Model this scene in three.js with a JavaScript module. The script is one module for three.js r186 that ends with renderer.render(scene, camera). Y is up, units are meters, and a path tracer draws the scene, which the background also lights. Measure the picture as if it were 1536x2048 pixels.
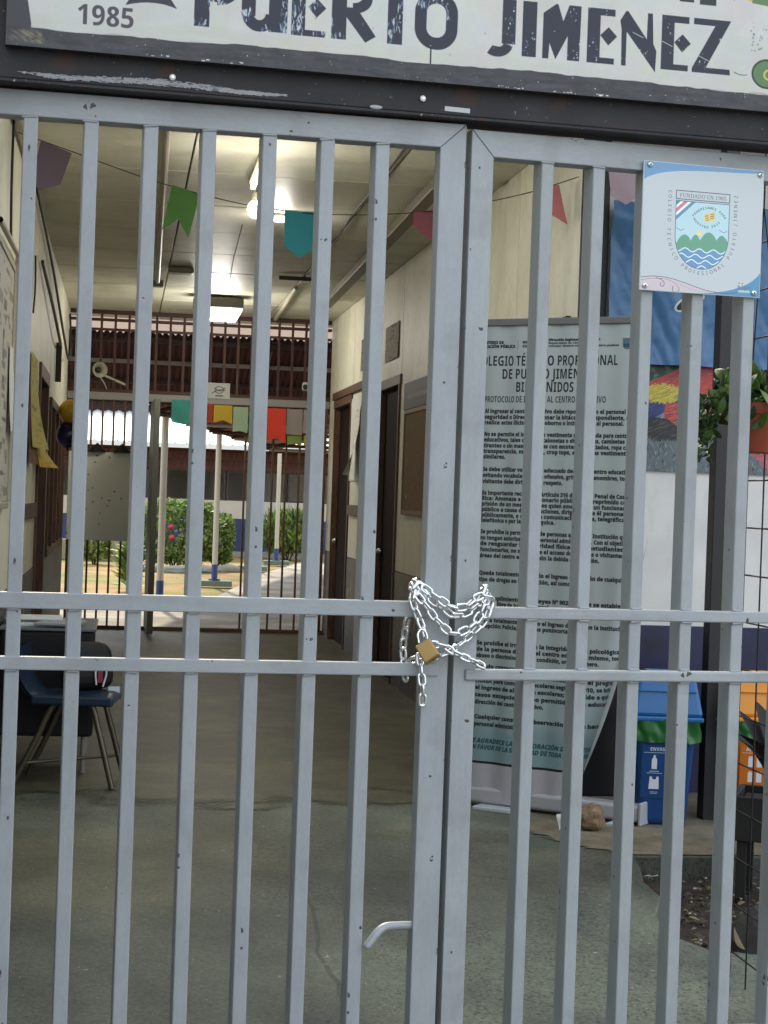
import * as THREE from 'three';
import { RoundedBoxGeometry } from 'three/addons/geometries/RoundedBoxGeometry.js';
import { RectAreaLightUniformsLib } from 'three/addons/lights/RectAreaLightUniformsLib.js';
import { TessellateModifier } from 'three/addons/modifiers/TessellateModifier.js';
import { mergeGeometries } from 'three/addons/utils/BufferGeometryUtils.js';

// ------------------------------------------------------------ camera, sky, sun, exposure
const scene = new THREE.Scene();
const D2R = Math.PI / 180;
const camera = new THREE.PerspectiveCamera(31.756, 768 / 1024, 0.1, 400);
camera.rotation.order = 'YXZ';
camera.position.set(0, 1.5, 0);
camera.rotation.set(-0.4008 * D2R, -8.2852 * D2R, 2.03 * D2R);
scene.add(camera);

const renderer = new THREE.WebGLRenderer({ antialias: true });
renderer.setSize(768, 1024);
renderer.toneMapping = THREE.LinearToneMapping;
renderer.toneMappingExposure = 2.0;
renderer.shadowMap.enabled = true;

const SUN = new THREE.Vector3(-0.06, 0.66, -0.75).normalize();
{ // hazy bright sky
  const w = 256, h = 128, d = new Float32Array(w * h * 4);
  for (let j = 0; j < h; j++) for (let i = 0; i < w; i++) {
    const el = ((j + 0.5) / h - 0.5) * Math.PI, az = ((i + 0.5) / w) * Math.PI * 2;
    const v = new THREE.Vector3(Math.cos(el) * Math.cos(az - Math.PI), Math.sin(el), Math.cos(el) * Math.sin(az - Math.PI));
    const t = Math.max(0, v.y), k = (j * w + i) * 4;
    const g = Math.pow(Math.max(0, v.dot(SUN)), 6) * 0.5;
    let r = 0.95 - 0.18 * t, gg = 1.0 - 0.12 * t, b = 1.04 - 0.03 * t;
    if (v.y < 0) { const m = Math.min(1, -v.y * 8); r = r * (1 - m) + 0.3 * m; gg = gg * (1 - m) + 0.29 * m; b = b * (1 - m) + 0.27 * m; }
    d[k] = r + g; d[k + 1] = gg + g; d[k + 2] = b + g * 0.95; d[k + 3] = 1;
  }
  const sky = new THREE.DataTexture(d, w, h, THREE.RGBAFormat, THREE.FloatType);
  sky.mapping = THREE.EquirectangularReflectionMapping; sky.magFilter = sky.minFilter = THREE.LinearFilter; sky.needsUpdate = true;
  scene.background = sky; scene.environment = sky;
}
const sun = new THREE.DirectionalLight(0xfff2dc, 2.2);
sun.position.copy(SUN).multiplyScalar(60).add(new THREE.Vector3(0, 0, -18));
sun.target.position.set(0, 0, -18); scene.add(sun.target);
sun.castShadow = true; sun.shadow.radius = 4;
Object.assign(sun.shadow.camera, { left: -40, right: 40, top: 45, bottom: -45, near: 1, far: 160 });
sun.shadow.mapSize.set(4096, 4096);
scene.add(sun);

// ------------------------------------------------------------ helpers
function rng(seed) { let a = seed >>> 0; return () => { a = (a + 0x6D2B79F5) | 0; let t = Math.imul(a ^ (a >>> 15), 1 | a); t = (t + Math.imul(t ^ (t >>> 7), 61 | t)) ^ t; return ((t ^ (t >>> 14)) >>> 0) / 4294967296; }; }
const R = rng(7);
const rr = (a, b) => a + (b - a) * R();
function hash(x, y, s) { let h = Math.imul(x, 374761393) ^ Math.imul(y, 668265263) ^ Math.imul(s, 2147483647 - 1013); h = Math.imul(h ^ (h >>> 13), 1274126177); return ((h ^ (h >>> 16)) >>> 0) / 4294967296; }
function vn(x, y, p, s) { // tileable value noise, period p cells
  const xi = Math.floor(x), yi = Math.floor(y), fx = x - xi, fy = y - yi;
  const u = fx * fx * (3 - 2 * fx), v = fy * fy * (3 - 2 * fy), m = (n) => ((n % p) + p) % p;
  const x0 = m(xi), x1 = m(xi + 1), y0 = m(yi), y1 = m(yi + 1);
  const a = hash(x0, y0, s), b = hash(x1, y0, s), c = hash(x0, y1, s), d = hash(x1, y1, s);
  return a + (b - a) * u + (c - a) * v + (a - b - c + d) * u * v;
}
function fbm(x, y, p, o, s) { let t = 0, a = 0.5, n = 0; for (let i = 0; i < o; i++) { t += a * vn(x * p, y * p, p, s + i); n += a; a *= 0.5; p *= 2; } return t / n; }
const clamp = (v, a = 0, b = 1) => Math.min(b, Math.max(a, v));
const sstep = (a, b, v) => { const t = clamp((v - a) / (b - a)); return t * t * (3 - 2 * t); };
function dataTex(w, h, fn, srgb = true) {
  const d = new Uint8Array(w * h * 4);
  for (let j = 0; j < h; j++) for (let i = 0; i < w; i++) { const c = fn(i / w, j / h), k = (j * w + i) * 4; d[k] = clamp(c[0], 0, 255); d[k + 1] = clamp(c[1], 0, 255); d[k + 2] = clamp(c[2], 0, 255); d[k + 3] = 255; }
  const t = new THREE.DataTexture(d, w, h); t.wrapS = t.wrapT = THREE.RepeatWrapping; t.magFilter = THREE.LinearFilter; t.minFilter = THREE.LinearMipmapLinearFilter; t.generateMipmaps = true;
  if (srgb) t.colorSpace = THREE.SRGBColorSpace; t.needsUpdate = true; return t;
}
function canvasTex(w, h, draw) {
  const c = document.createElement('canvas'); c.width = w; c.height = h; draw(c.getContext('2d'), w, h);
  const t = new THREE.CanvasTexture(c); t.colorSpace = THREE.SRGBColorSpace; t.anisotropy = 8; return t;
}
const mat = (color, roughness = 0.7, o = {}) => new THREE.MeshStandardMaterial({ color, roughness, ...o });
function uvBox(g, s = 1, ox = 0, oy = 0) { // uv in metres by dominant normal axis
  const p = g.attributes.position, n = g.attributes.normal, uv = new Float32Array(p.count * 2);
  for (let i = 0; i < p.count; i++) {
    const ax = Math.abs(n.getX(i)), ay = Math.abs(n.getY(i)), az = Math.abs(n.getZ(i)); let a, b;
    if (az >= ax && az >= ay) { a = p.getX(i); b = p.getY(i); } else if (ax >= ay) { a = p.getZ(i); b = p.getY(i); } else { a = p.getX(i); b = p.getZ(i); }
    uv[i * 2] = a / s + ox; uv[i * 2 + 1] = b / s + oy;
  }
  g.setAttribute('uv', new THREE.BufferAttribute(uv, 2)); return g;
}
const used = {};
function numbered(n) { const k = used[n] = (used[n] ?? -1) + 1; return k ? `${n}_${String(k).padStart(3, '0')}` : n; }
function shadow(m) { m.castShadow = true; m.receiveShadow = true; return m; }
function thing(name, label, category, pos = [0, 0, 0], turn = 0, group) {
  const o = new THREE.Group(); o.name = numbered(name); o.position.set(...pos); o.rotation.y = turn;
  o.userData = { label, category }; if (group) o.userData.group = group; scene.add(o); return o;
}
function solo(name, geo, m, label, category, pos = [0, 0, 0], rot = [0, 0, 0], group) {
  const o = shadow(new THREE.Mesh(geo, m)); o.name = numbered(name); o.position.set(...pos); o.rotation.set(...rot);
  o.userData = { label, category }; if (group) o.userData.group = group; scene.add(o); return o;
}
function part(parent, name, geo, m, pos = [0, 0, 0], rot = [0, 0, 0]) { const o = shadow(new THREE.Mesh(geo, m)); o.name = name; o.position.set(...pos); o.rotation.set(...rot); parent.add(o); return o; }
function struct(name, geo, m, pos = [0, 0, 0], rot = [0, 0, 0]) { const o = shadow(new THREE.Mesh(geo, m)); o.name = name; o.position.set(...pos); o.rotation.set(...rot); o.userData = { kind: 'structure' }; scene.add(o); return o; }
function box(x0, x1, y0, y1, z0, z1, r = 0.003, uvs = 1) { // box geometry in local coordinates
  const w = x1 - x0, h = y1 - y0, d = z1 - z0; const rad = Math.min(r, w / 2.1, h / 2.1, d / 2.1);
  const g = r > 0 ? new RoundedBoxGeometry(w, h, d, 2, rad) : new THREE.BoxGeometry(w, h, d);
  g.translate((x0 + x1) / 2, (y0 + y1) / 2, (z0 + z1) / 2); return uvBox(g, uvs, R() * 3, R() * 3);
}
function turnUV(g) { const a = g.attributes.uv; for (let i = 0; i < a.count; i++) a.setXY(i, a.getY(i), a.getX(i)); return g; }
function poly(pts, depth, bevel = 0, uvs = 1) {
  const s = new THREE.Shape(pts.map((p) => new THREE.Vector2(p[0], p[1])));
  const g = new THREE.ExtrudeGeometry(s, { depth: depth - 2 * bevel, bevelEnabled: bevel > 0, bevelThickness: bevel, bevelSize: bevel, bevelOffset: -bevel, bevelSegments: 2, steps: 1 });
  g.translate(0, 0, bevel); return uvBox(g, uvs, R() * 3, R() * 3);
}
const V = (x, y, z) => new THREE.Vector3(x, y, z);
function tube(pts, r, seg = 32, rad = 8) { return new THREE.TubeGeometry(new THREE.CatmullRomCurve3(pts.map((p) => V(...p)), false, 'centripetal'), seg, r, rad); }
function cable(name, pts, r, m, label, category = 'cable', group) { return solo(name, tube(pts, r, pts.length * 8, 6), m, label, category, [0, 0, 0], [0, 0, 0], group); }
function cyl(a, b, r0, r1 = r0, seg = 14) { // cylinder between two points
  const A = V(...a), B = V(...b), L = A.distanceTo(B), g = new THREE.CylinderGeometry(r1, r0, L, seg);
  g.translate(0, L / 2, 0); g.applyQuaternion(new THREE.Quaternion().setFromUnitVectors(V(0, 1, 0), B.clone().sub(A).normalize())); g.translate(...a); return g;
}

// ------------------------------------------------------------ textures and materials
const gatePaintTex = dataTex(1024, 1024, (u, v) => {
  const n = fbm(u, v, 6, 5, 11), f = vn(u * 220, v * 90, 220, 3), st = fbm(u, v * 0.25, 40, 3, 21);
  let k = 1 + (n - 0.5) * 0.10 + (f - 0.5) * 0.03 + (st - 0.5) * 0.06 + (vn(u * 380, v * 8, 380, 23) - 0.5) * 0.02;
  let c = [153 * k, 158 * k, 162 * k];
  const chip = fbm(u, v * 0.6, 40, 3, 5), ch2 = fbm(u, v, 120, 2, 8);
  if (chip > 0.835 && ch2 > 0.55) c = [62, 60, 58];
  const dirt = sstep(0.60, 0.78, fbm(u, v, 10, 5, 31)) * 0.10; c = c.map((x, i) => x * (1 - dirt) + [92, 90, 85][i] * dirt);
  return c;
});
const gateBump = dataTex(1024, 1024, (u, v) => { const n = fbm(u, v, 26, 4, 14) * 130 + vn(u * 420, v * 9, 420, 4) * 20 + (vn(u * 60, v * 14, 60, 6) > 0.9 ? 40 : 0); return [n, n, n]; }, false);
const gatePaint = mat(0xffffff, 0.42, { map: gatePaintTex, bumpMap: gateBump, bumpScale: 0.0006 });
const gatePaintR = mat(new THREE.Color(1.0, 1.0, 0.985), 0.42, { map: gatePaintTex, bumpMap: gateBump, bumpScale: 0.0012 });

const CRACKS = [[[0.75, 0.0], [0.71, 0.5], [0.74, 1.0], [0.69, 1.58], [0.72, 2.0], [0.68, 2.4]], [[1.15, 0.0], [1.3, 0.3], [1.62, 0.5], [2.0, 0.62]]];
const floorTex = dataTex(2048, 2048, (u, v) => {
  const big = fbm(u, v, 4, 4, 41), mid = fbm(u, v, 18, 5, 42), fine = vn(u * 700, v * 700, 700, 43), br = fbm(u, v, 3, 4, 55);
  let k = 0.86 + (big - 0.5) * 0.62 + (mid - 0.5) * 0.5 + (fine - 0.5) * 0.22;
  let c = [112 * k, 116 * k, 99 * k];
  const b = sstep(0.5, 0.7, br) * 0.4; c = [c[0] * (1 + 0.10 * b), c[1] * (1 - 0.05 * b), c[2] * (1 - 0.22 * b)];
  const pit = vn(u * 640, v * 900, 900, 47), area = fbm(u, v, 7, 3, 48);
  if (pit > 0.95 - 0.28 * sstep(0.5, 0.68, area)) c = c.map((x) => x * (0.62 + 0.25 * fine));
  for (const cr of CRACKS) for (let i = 0; i < cr.length - 1; i++) { // hairline cracks, metres
    const px = u * 5, pz = v * 7.5, [ax, az] = cr[i], [bx, bz] = cr[i + 1], L = (bx - ax) ** 2 + (bz - az) ** 2, t = clamp(((px - ax) * (bx - ax) + (pz - az) * (bz - az)) / L);
    const dd = Math.hypot(px - ax - t * (bx - ax) + (mid - 0.5) * 0.05, pz - az - t * (bz - az)); if (dd < 0.006 + 0.008 * fine * vn(px * 9, pz * 9, 99, 3)) c = c.map((x) => x * 0.78);
  }
  const pale = vn(u * 420, v * 260, 420, 51); if (pale > 0.972) c = c.map((x) => x * 1.5 + 12);
  return c;
});
const floorBump = dataTex(1024, 1024, (u, v) => { const n = 150 + (fbm(u, v, 60, 4, 61) - 0.5) * 120 - (vn(u * 300, v * 300, 300, 47) > 0.9 ? 70 : 0); return [n, n, n]; }, false);
floorTex.repeat.set(1 / 5, 1 / 7.5); floorBump.repeat.set(1 / 2.2, 1 / 2.2);
const floorMat = mat(0xffffff, 0.62, { map: floorTex, bumpMap: floorBump, bumpScale: 0.003 });

const creamTex = dataTex(1024, 1024, (u, v) => {
  const n = fbm(u, v, 5, 5, 71), f = fbm(u, v, 60, 3, 72), dr = fbm(u, v * 0.5, 14, 5, 73);
  let k = 0.97 + (n - 0.5) * 0.13 + (f - 0.5) * 0.07; const st = sstep(0.56, 0.76, dr) * 0.14;
  let c = [230 * k, 227 * k, 205 * k]; c = c.map((x, i) => x * (1 - st) + [160, 152, 122][i] * st);
  return c;
});
creamTex.repeat.set(1 / 2.4, 1 / 2.4);
const cream = mat(0xffffff, 0.55, { map: creamTex });
const ceilTex = dataTex(1024, 1024, (u, v) => {
  const n = fbm(u, v, 5, 5, 81), f = fbm(u, v, 70, 3, 82), k = 0.96 + (n - 0.5) * 0.18 + (f - 0.5) * 0.05, st = sstep(0.55, 0.76, fbm(u, v, 8, 5, 83)) * 0.2;
  let c = [216 * k, 214 * k, 194 * k]; c = c.map((x, i) => x * (1 - st) + [130, 116, 84][i] * st);
  return c;
});
ceilTex.repeat.set(1 / 3.1, 1 / 3.1);
const ceilMat = mat(0xffffff, 0.5, { map: ceilTex });
const wainTex = dataTex(512, 512, (u, v) => { const n = fbm(u, v, 8, 5, 91), k = 0.8 + n * 0.5, s = sstep(0.66, 0.8, fbm(u, v, 14, 4, 93)); return [62 * k + 70 * s, 57 * k + 66 * s, 52 * k + 60 * s]; });
const wainMat = mat(0xffffff, 0.45, { map: wainTex });
const navyTex = dataTex(512, 512, (u, v) => { const k = 0.85 + (fbm(u, v, 9, 5, 96) - 0.5) * 0.5; return [34 * k, 40 * k, 82 * k]; });
const navy = mat(0xffffff, 0.35, { map: navyTex });
const whiteTex = dataTex(512, 512, (u, v) => { const k = 0.97 + (fbm(u, v, 6, 5, 98) - 0.5) * 0.1, s = sstep(0.6, 0.8, fbm(u, v * 0.3, 20, 4, 99)) * 0.12; return [232 * k - 60 * s, 231 * k - 62 * s, 228 * k - 72 * s]; });
const whiteWall = mat(0xffffff, 0.7, { map: whiteTex });
const blackPaintTex = dataTex(1024, 1024, (u, v) => {
  const n = fbm(u, v, 10, 5, 101); let k = 0.7 + n * 0.7; let c = [38 * k, 37 * k, 40 * k];
  const sp = vn(u * 230, v * 230, 999, 102), a2 = fbm(u, v, 6, 3, 103); if (sp > 0.975 - 0.03 * sstep(0.5, 0.65, a2)) c = [150, 148, 145];
  const rust = sstep(0.66, 0.74, fbm(u, v, 12, 5, 105)) * 0.6; c = c.map((x, i) => x * (1 - rust) + [70, 40, 32][i] * rust); return c;
});
const blackPaint = mat(0xffffff, 0.68, { map: blackPaintTex });
const brownTex = dataTex(256, 256, (u, v) => { const n = fbm(u, v * 0.2, 40, 4, 111), k = 0.7 + n * 0.6; return [92 * k, 66 * k, 48 * k]; });
const brownWood = mat(0xffffff, 0.6, { map: brownTex });
const darkDoor = new THREE.MeshPhysicalMaterial({ color: 0x24140e, roughness: 0.85, specularIntensity: 0.25 });
const rustRed = mat(0x44221a, 0.6);
const rustBrown = mat(0x5c432c, 0.6);
const greySteel = mat(0x8e8a84, 0.55);
const darkCable = mat(0x26241f, 0.6);
const pvc = mat(0xb8b19a, 0.5);
const galv = mat(0xe2e4e6, 0.27, { metalness: 1.0 });
const steelWire = mat(0x17171a, 0.5);

const LWALL = -0.617;
// ------------------------------------------------------------ ground and floors
const groundTex = dataTex(512, 512, (u, v) => { const k = 0.8 + fbm(u, v, 10, 5, 121) * 0.4; return [104 * k, 101 * k, 95 * k]; });
groundTex.repeat.set(1 / 3, 1 / 3);
struct('ground', uvBox(new THREE.PlaneGeometry(400, 400).rotateX(-Math.PI / 2)), mat(0xffffff, 0.9, { map: groundTex }), [0, -0.14, 0]);
{ // concrete slab with the broken edge towards the soil bed
  const pts = [[-9, 4.4], [-9, 20.2], [10, 20.2], [10, 7.5], [2.24, 7.52], [2.2, 7.3], [2.13, 7.0], [2.12, 6.74], [2.0, 6.42], [1.97, 6.12], [2.05, 5.9], [2.4, 5.86], [10, 5.84], [10, 4.4]];
  const s = new THREE.Shape(pts.map((p) => new THREE.Vector2(p[0], p[1])));
  const g = new THREE.ExtrudeGeometry(s, { depth: 0.125, bevelEnabled: true, bevelThickness: 0.008, bevelSize: 0.008, bevelOffset: -0.008, bevelSegments: 2 });
  g.rotateX(-Math.PI / 2); g.translate(0, -0.133, 0); // shape y becomes -z
  struct('concrete_floor', uvBox(g), floorMat);
}
{
  const bt = dataTex(512, 512, (u, v) => { const n = fbm(u, v, 9, 5, 125), f = vn(u * 240, v * 240, 240, 127), k = 0.7 + n * 0.5 + (f - 0.5) * 0.25, g = sstep(0.42, 0.6, fbm(u, v, 5, 4, 128)); return [(118 - 4 * g) * k, (106 + 2 * g) * k, (84 + 8 * g) * k]; });
  const edge = []; for (let i = 0; i <= 60; i++) { const t = i / 60; edge.push([2.2 - 0.24 * Math.sin(t * 2.6) + (hash(i, 3, 9) - 0.5) * 0.09 - 0.1 * t, 7.54 + t * 0.9]); }
  const pts = [[9, 7.52], [2.26, 7.53], ...edge, [2.1, 9.19], [9, 9.19]].reverse(), s = new THREE.Shape(pts.map((p) => new THREE.Vector2(p[0], p[1])));
  struct('dirty_slab', uvBox(new THREE.ShapeGeometry(s).rotateX(-Math.PI / 2)), mat(0xffffff, 0.85, { map: bt }), [0, 0.0045, 0]);
}
{ // smoother olive-brown floor inside the corridor
  const ct = dataTex(1024, 1024, (u, v) => { const n = fbm(u, v, 5, 5, 155), m = fbm(u, v, 24, 5, 156), f = vn(u * 420, v * 420, 420, 157); let k = 0.86 + (n - 0.5) * 0.5 + (m - 0.5) * 0.4 + (f - 0.5) * 0.22; let c = [98 * k, 95 * k, 72 * k]; if (vn(u * 200, v * 300, 300, 158) > 0.955 - 0.1 * sstep(0.5, 0.7, m)) c = c.map((x) => x * 0.6); return c; });
  ct.repeat.set(1 / 3.3, 1 / 3.3);
  const sheetUV = (z0, z1) => { const g = new THREE.PlaneGeometry(2.2 - LWALL, z1 - z0).rotateX(-Math.PI / 2); g.translate((2.2 + LWALL) / 2, 0, -(z0 + z1) / 2); return g; };
  struct('corridor_floor', uvBox(sheetUV(9.6, 19.48)), mat(0xffffff, 0.55, { map: ct, bumpMap: floorBump, bumpScale: 0.001 }), [0, 0.004, 0]);
  // the worn front edge of that floor finish, broken into patches
  const am = dataTex(1024, 512, (u, v) => { const t = 1 - v, n = fbm(u, v * 0.5, 9, 6, 159) * 0.75 + vn(u * 300, v * 150, 300, 160) * 0.25, a = n < 0.14 + 0.92 * (1 - t) ? 255 : 0; return [a, a, a]; }, false); am.wrapS = am.wrapT = THREE.ClampToEdgeWrapping;
  const eg = sheetUV(8.3, 9.6), uv0 = eg.attributes.uv.array.slice(); uvBox(eg); eg.setAttribute('uv1', new THREE.BufferAttribute(uv0, 2)); am.channel = 1;
  struct('corridor_floor_edge', eg, mat(0xffffff, 0.55, { map: ct, alphaMap: am, transparent: true }), [0, 0.004, 0]);
}
const soilTex = dataTex(512, 512, (u, v) => { const n = fbm(u, v, 16, 5, 131), f = vn(u * 200, v * 200, 200, 133), k = 0.5 + n * 0.8 + (f - 0.5) * 0.4; return [62 * k, 52 * k, 41 * k]; });
{
  const g = new THREE.PlaneGeometry(8.2, 1.9, 120, 40); g.rotateX(-Math.PI / 2); const p = g.attributes.position;
  for (let i = 0; i < p.count; i++) p.setY(i, (fbm(p.getX(i) / 8 + 0.5, p.getZ(i) / 8 + 0.5, 40, 4, 135) - 0.5) * 0.06);
  g.computeVertexNormals(); struct('soil_bed', uvBox(g), mat(0xffffff, 0.95, { map: soilTex }), [6.0, -0.105, -6.7]);
}
{ // leaf litter and pebbles on the soil
  const pos = []; const q = new THREE.Quaternion(), e = new THREE.Euler();
  const geos = [];
  for (let i = 0; i < 900; i++) {
    const x = 1.95 + R() * 1.3, z = -5.95 - R() * 1.5; if (x < 2.28 && z < -6.9) continue;
    const g = R() < 0.7 ? new THREE.PlaneGeometry(rr(0.012, 0.05), rr(0.006, 0.018), 2, 1) : new THREE.IcosahedronGeometry(rr(0.004, 0.013), 0);
    if (g.type === 'PlaneGeometry') g.attributes.position.setZ(1, 0.006);
    g.rotateX(-Math.PI / 2 + rr(-0.5, 0.5)); g.rotateY(R() * 6.3); g.rotateZ(rr(-0.4, 0.4)); g.translate(x, -0.085 + rr(0, 0.02), z);
    const c = R() < 0.12 ? [0.5, 0.48, 0.44] : R() < 0.3 ? [0.22, 0.17, 0.09] : [0.08, 0.06, 0.04], n = g.attributes.position.count, ca = new Float32Array(n * 3);
    for (let k = 0; k < n; k++) ca.set(c, k * 3); g.setAttribute('color', new THREE.BufferAttribute(ca, 3)); geos.push(g.index ? g.toNonIndexed() : g);
  }
  const o = solo('leaf_litter', mergeGeometries(geos), mat(0xffffff, 0.9, { vertexColors: true, side: THREE.DoubleSide }), 'dry leaves and pebbles scattered over the bare soil bed', 'leaf litter'); o.userData.kind = 'stuff';
}
const sandTex = dataTex(1024, 1024, (u, v) => { const n = fbm(u, v, 12, 5, 141), g = sstep(0.45, 0.62, fbm(u, v, 7, 5, 143)), k = 0.75 + n * 0.5 + (vn(u * 300, v * 300, 300, 9) - 0.5) * 0.3; return [(148 - 30 * g) * k, (117 - 4 * g) * k, (72 - 22 * g) * k]; });
sandTex.repeat.set(1 / 8, 1 / 8);
struct('courtyard_ground', uvBox(new THREE.PlaneGeometry(80, 70).rotateX(-Math.PI / 2)), mat(0xffffff, 0.95, { map: sandTex }), [0, -0.03, -55]);
{
  const concTex = dataTex(512, 512, (u, v) => { const k = 0.86 + (fbm(u, v, 8, 5, 151) - 0.5) * 0.5; return [176 * k, 168 * k, 152 * k]; }); concTex.repeat.set(1 / 4, 1 / 4);
  const cm = mat(0xffffff, 0.85, { map: concTex });
  const strip = (pts) => { const s = new THREE.Shape(pts.map((p) => new THREE.Vector2(p[0], p[1]))); const g = new THREE.ExtrudeGeometry(s, { depth: 0.06, bevelEnabled: false }); g.rotateX(-Math.PI / 2); g.translate(0, -0.06, 0); return uvBox(g); };
  struct('courtyard_apron', strip([[-6, 20.2], [-6, 25.2], [0.4, 25.7], [5, 25.7], [5, 20.2]]), cm, [0, -0.004, 0]);
  struct('garden_path', strip([[1.3, 25.7], [2.79, 34.9], [4.1, 41.0], [6.6, 41.0], [4.2, 25.7]]), cm, [0, -0.004, 0]);
}

// ------------------------------------------------------------ corridor shell
const RW = 2.2, LW = -0.617, CY = 3.42;
{
  const o = thing('corridor_ceiling', 'cream sheet ceiling with dark joints over the school corridor', 'ceiling', [0, CY, 0]);
  part(o, 'backing', box(-0.9, 2.36, 0.031, 0.1, -20.3, -8.42, 0), mat(0x2a261e, 0.9));
  const xs = [-0.9, 0.33, 1.5, 2.36], zs = []; for (let z = -8.42; z > -20.3; z -= 1.22) zs.push(z); zs.push(-20.3);
  for (let i = 0; i < 3; i++) for (let j = 0; j < zs.length - 1; j++) if (zs[j] - zs[j + 1] > 0.1) {
    const dy = rr(-0.0015, 0.0015); part(o, 'ceiling_panel', box(xs[i] + 0.006, xs[i + 1] - 0.006, 0.0 + dy, 0.03, zs[j + 1] + 0.014, zs[j] - 0.014, 0.0015), ceilMat);
  }
}
// one gabled roof over corridor and classrooms, ridge parallel to the street, raised out of view to block the sun
{
  const o = thing('school_shade_roof', 'unseen gabled roof above the corridor and the classrooms, ridge raised to shade the gate', 'roof', [0, 0, 0]);
  const rm = mat(0x6b4a40, 0.8), L1 = Math.hypot(4.4, 2.9), L2 = Math.hypot(8.0, 2.9);
  const slab = (len) => uvBox(new THREE.BoxGeometry(19.6, 0.1, len));
  part(o, 'front_slope', slab(L1), rm, [0.6, 3.6 + 1.45, -10.5], [Math.atan2(2.9, 4.4), 0, 0]);
  part(o, 'rear_slope', slab(L2), rm, [0.6, 3.6 + 1.45, -16.72], [-Math.atan2(2.9, 8.0), 0, 0]);
  part(o, 'ridge_cap', box(-9.2, 10.4, 6.5, 6.6, -12.9, -12.5, 0.02), rm);
}
function wallSide(name, label, X, dir, secs, doors, zEnd) { // dir = +1: wall body lies towards +x
  const o = thing(name, label, 'wall', [X, 0, 0]);
  const t = 0.1, bx = (y0, y1, za, zb, off, m, n) => { const a = dir > 0 ? off : -t, b = dir > 0 ? t : -off; part(o, n, box(Math.min(a, b), Math.max(a, b), y0, y1, zb, za, 0.002), m); };
  for (const [za, zb] of secs) { bx(0.925, CY - 0.003, za - 0.005, zb + 0.005, 0.003 + R() * 0.002, cream, 'wall_panel'); bx(0, 0.92, za - 0.001, zb + 0.001, 0, wainMat, 'dado_panel'); }
  for (const d of doors) bx(d[2], CY - 0.003, d[0] - 0.002, d[1] + 0.002, 0.003, cream, 'wall_panel');
  const a = dir > 0 ? t + 0.002 : -t - 0.02, b = dir > 0 ? t + 0.02 : -t - 0.002;
  return o;
}
const rightWall = wallSide('corridor_wall', 'cream panelled corridor wall with dark dado and two doorways', RW, 1,
  [[-8.68, -10.15], [-10.15, -11.37], [-11.37, -12.6], [-12.6, -13.82], [-13.82, -14.42], [-15.62, -16.6], [-16.6, -17.55], [-18.95, -19.5]],
  [[-14.42, -15.62, 2.5], [-17.55, -18.95, 2.5]]);
part(rightWall, 'corner_strip', box(-0.006, 0.1, 0, CY - 0.003, -8.678, -8.655, 0.002), mat(0x1d1a17, 0.6));
for (const [a, b] of [[-14.42, -15.62], [-17.55, -18.95]]) {
  const fr = part(rightWall, 'door_frame', mergeGeometries([box(-0.012, 0.1, 0, 2.5, a - 0.05, a - 0.002, 0.003), box(-0.012, 0.1, 0, 2.5, b + 0.002, b + 0.05, 0.003), box(-0.014, 0.1, 2.44, 2.52, b - 0.04, a + 0.04, 0.003)]), brownWood);
  const dl = part(rightWall, 'door', box(0.05, 0.09, 0.005, 2.435, b + 0.055, a - 0.055, 0.004), darkDoor);
  part(dl, 'handle', new THREE.SphereGeometry(0.03, 12, 8), galv, [0.03, 1.05, b + 0.14]);
}
part(rightWall, 'wooden_rail', box(-0.022, -0.001, 1.335, 1.435, -17.5, -15.66, 0.004), brownWood);
const leftWall = wallSide('corridor_wall', 'cream corridor wall with dark dado, cables and notice boards', LW, -1,
  [[-4.62, -5.9], [-5.9, -7.1], [-7.1, -8.3], [-8.3, -9.24], [-9.24, -10.6], [-10.6, -11.8], [-11.8, -13.15], [-14.6, -15.1], [-18.85, -19.5]],
  [[-13.15, -14.6, 2.35], [-15.1, -18.85, 2.25]]);
{
  const a = -13.15, b = -14.6;
  part(leftWall, 'door_frame', mergeGeometries([box(-0.1, 0.014, 0, 2.35, a - 0.07, a - 0.002, 0.003), box(-0.1, 0.014, 0, 2.35, b + 0.002, b + 0.07, 0.003), box(-0.1, 0.016, 2.3, 2.4, b - 0.02, a + 0.02, 0.003)]), brownWood);
  part(leftWall, 'door', box(-0.09, -0.05, 0.005, 2.295, b + 0.075, a - 0.075, 0.004), darkDoor);
  part(leftWall, 'wooden_rail', box(0.001, 0.022, 1.29, 1.39, -13.05, -10.6, 0.004), brownWood);
  // window strip behind the door
  part(leftWall, 'dado_panel', box(-0.1, 0, 0, 0.92, -18.849, -15.101, 0.002), wainMat);
  const w = part(leftWall, 'window_frame', mergeGeometries([box(-0.1, 0.02, 0.925, 0.99, -18.84, -15.11, 0.003), box(-0.1, 0.02, 2.18, 2.248, -18.84, -15.11, 0.003), ...[-15.15, -16.05, -16.95, -17.85, -18.8].map((z) => box(-0.1, 0.018, 0.992, 2.178, z - 0.04, z + 0.04, 0.003))]), brownWood);
  for (let k = 0; k < 4; k++) part(w, 'pane', box(-0.055, -0.05, 0.992, 2.178, -15.99 - k * 0.9, -15.2 - k * 0.9, 0), mat(0xd9d7d0, 0.15));
  part(leftWall, 'window_backing', box(-0.12, -0.102, 0.9, 2.3, -18.9, -15.05, 0), mat(0xbdb8a8, 0.8));
}
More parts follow.
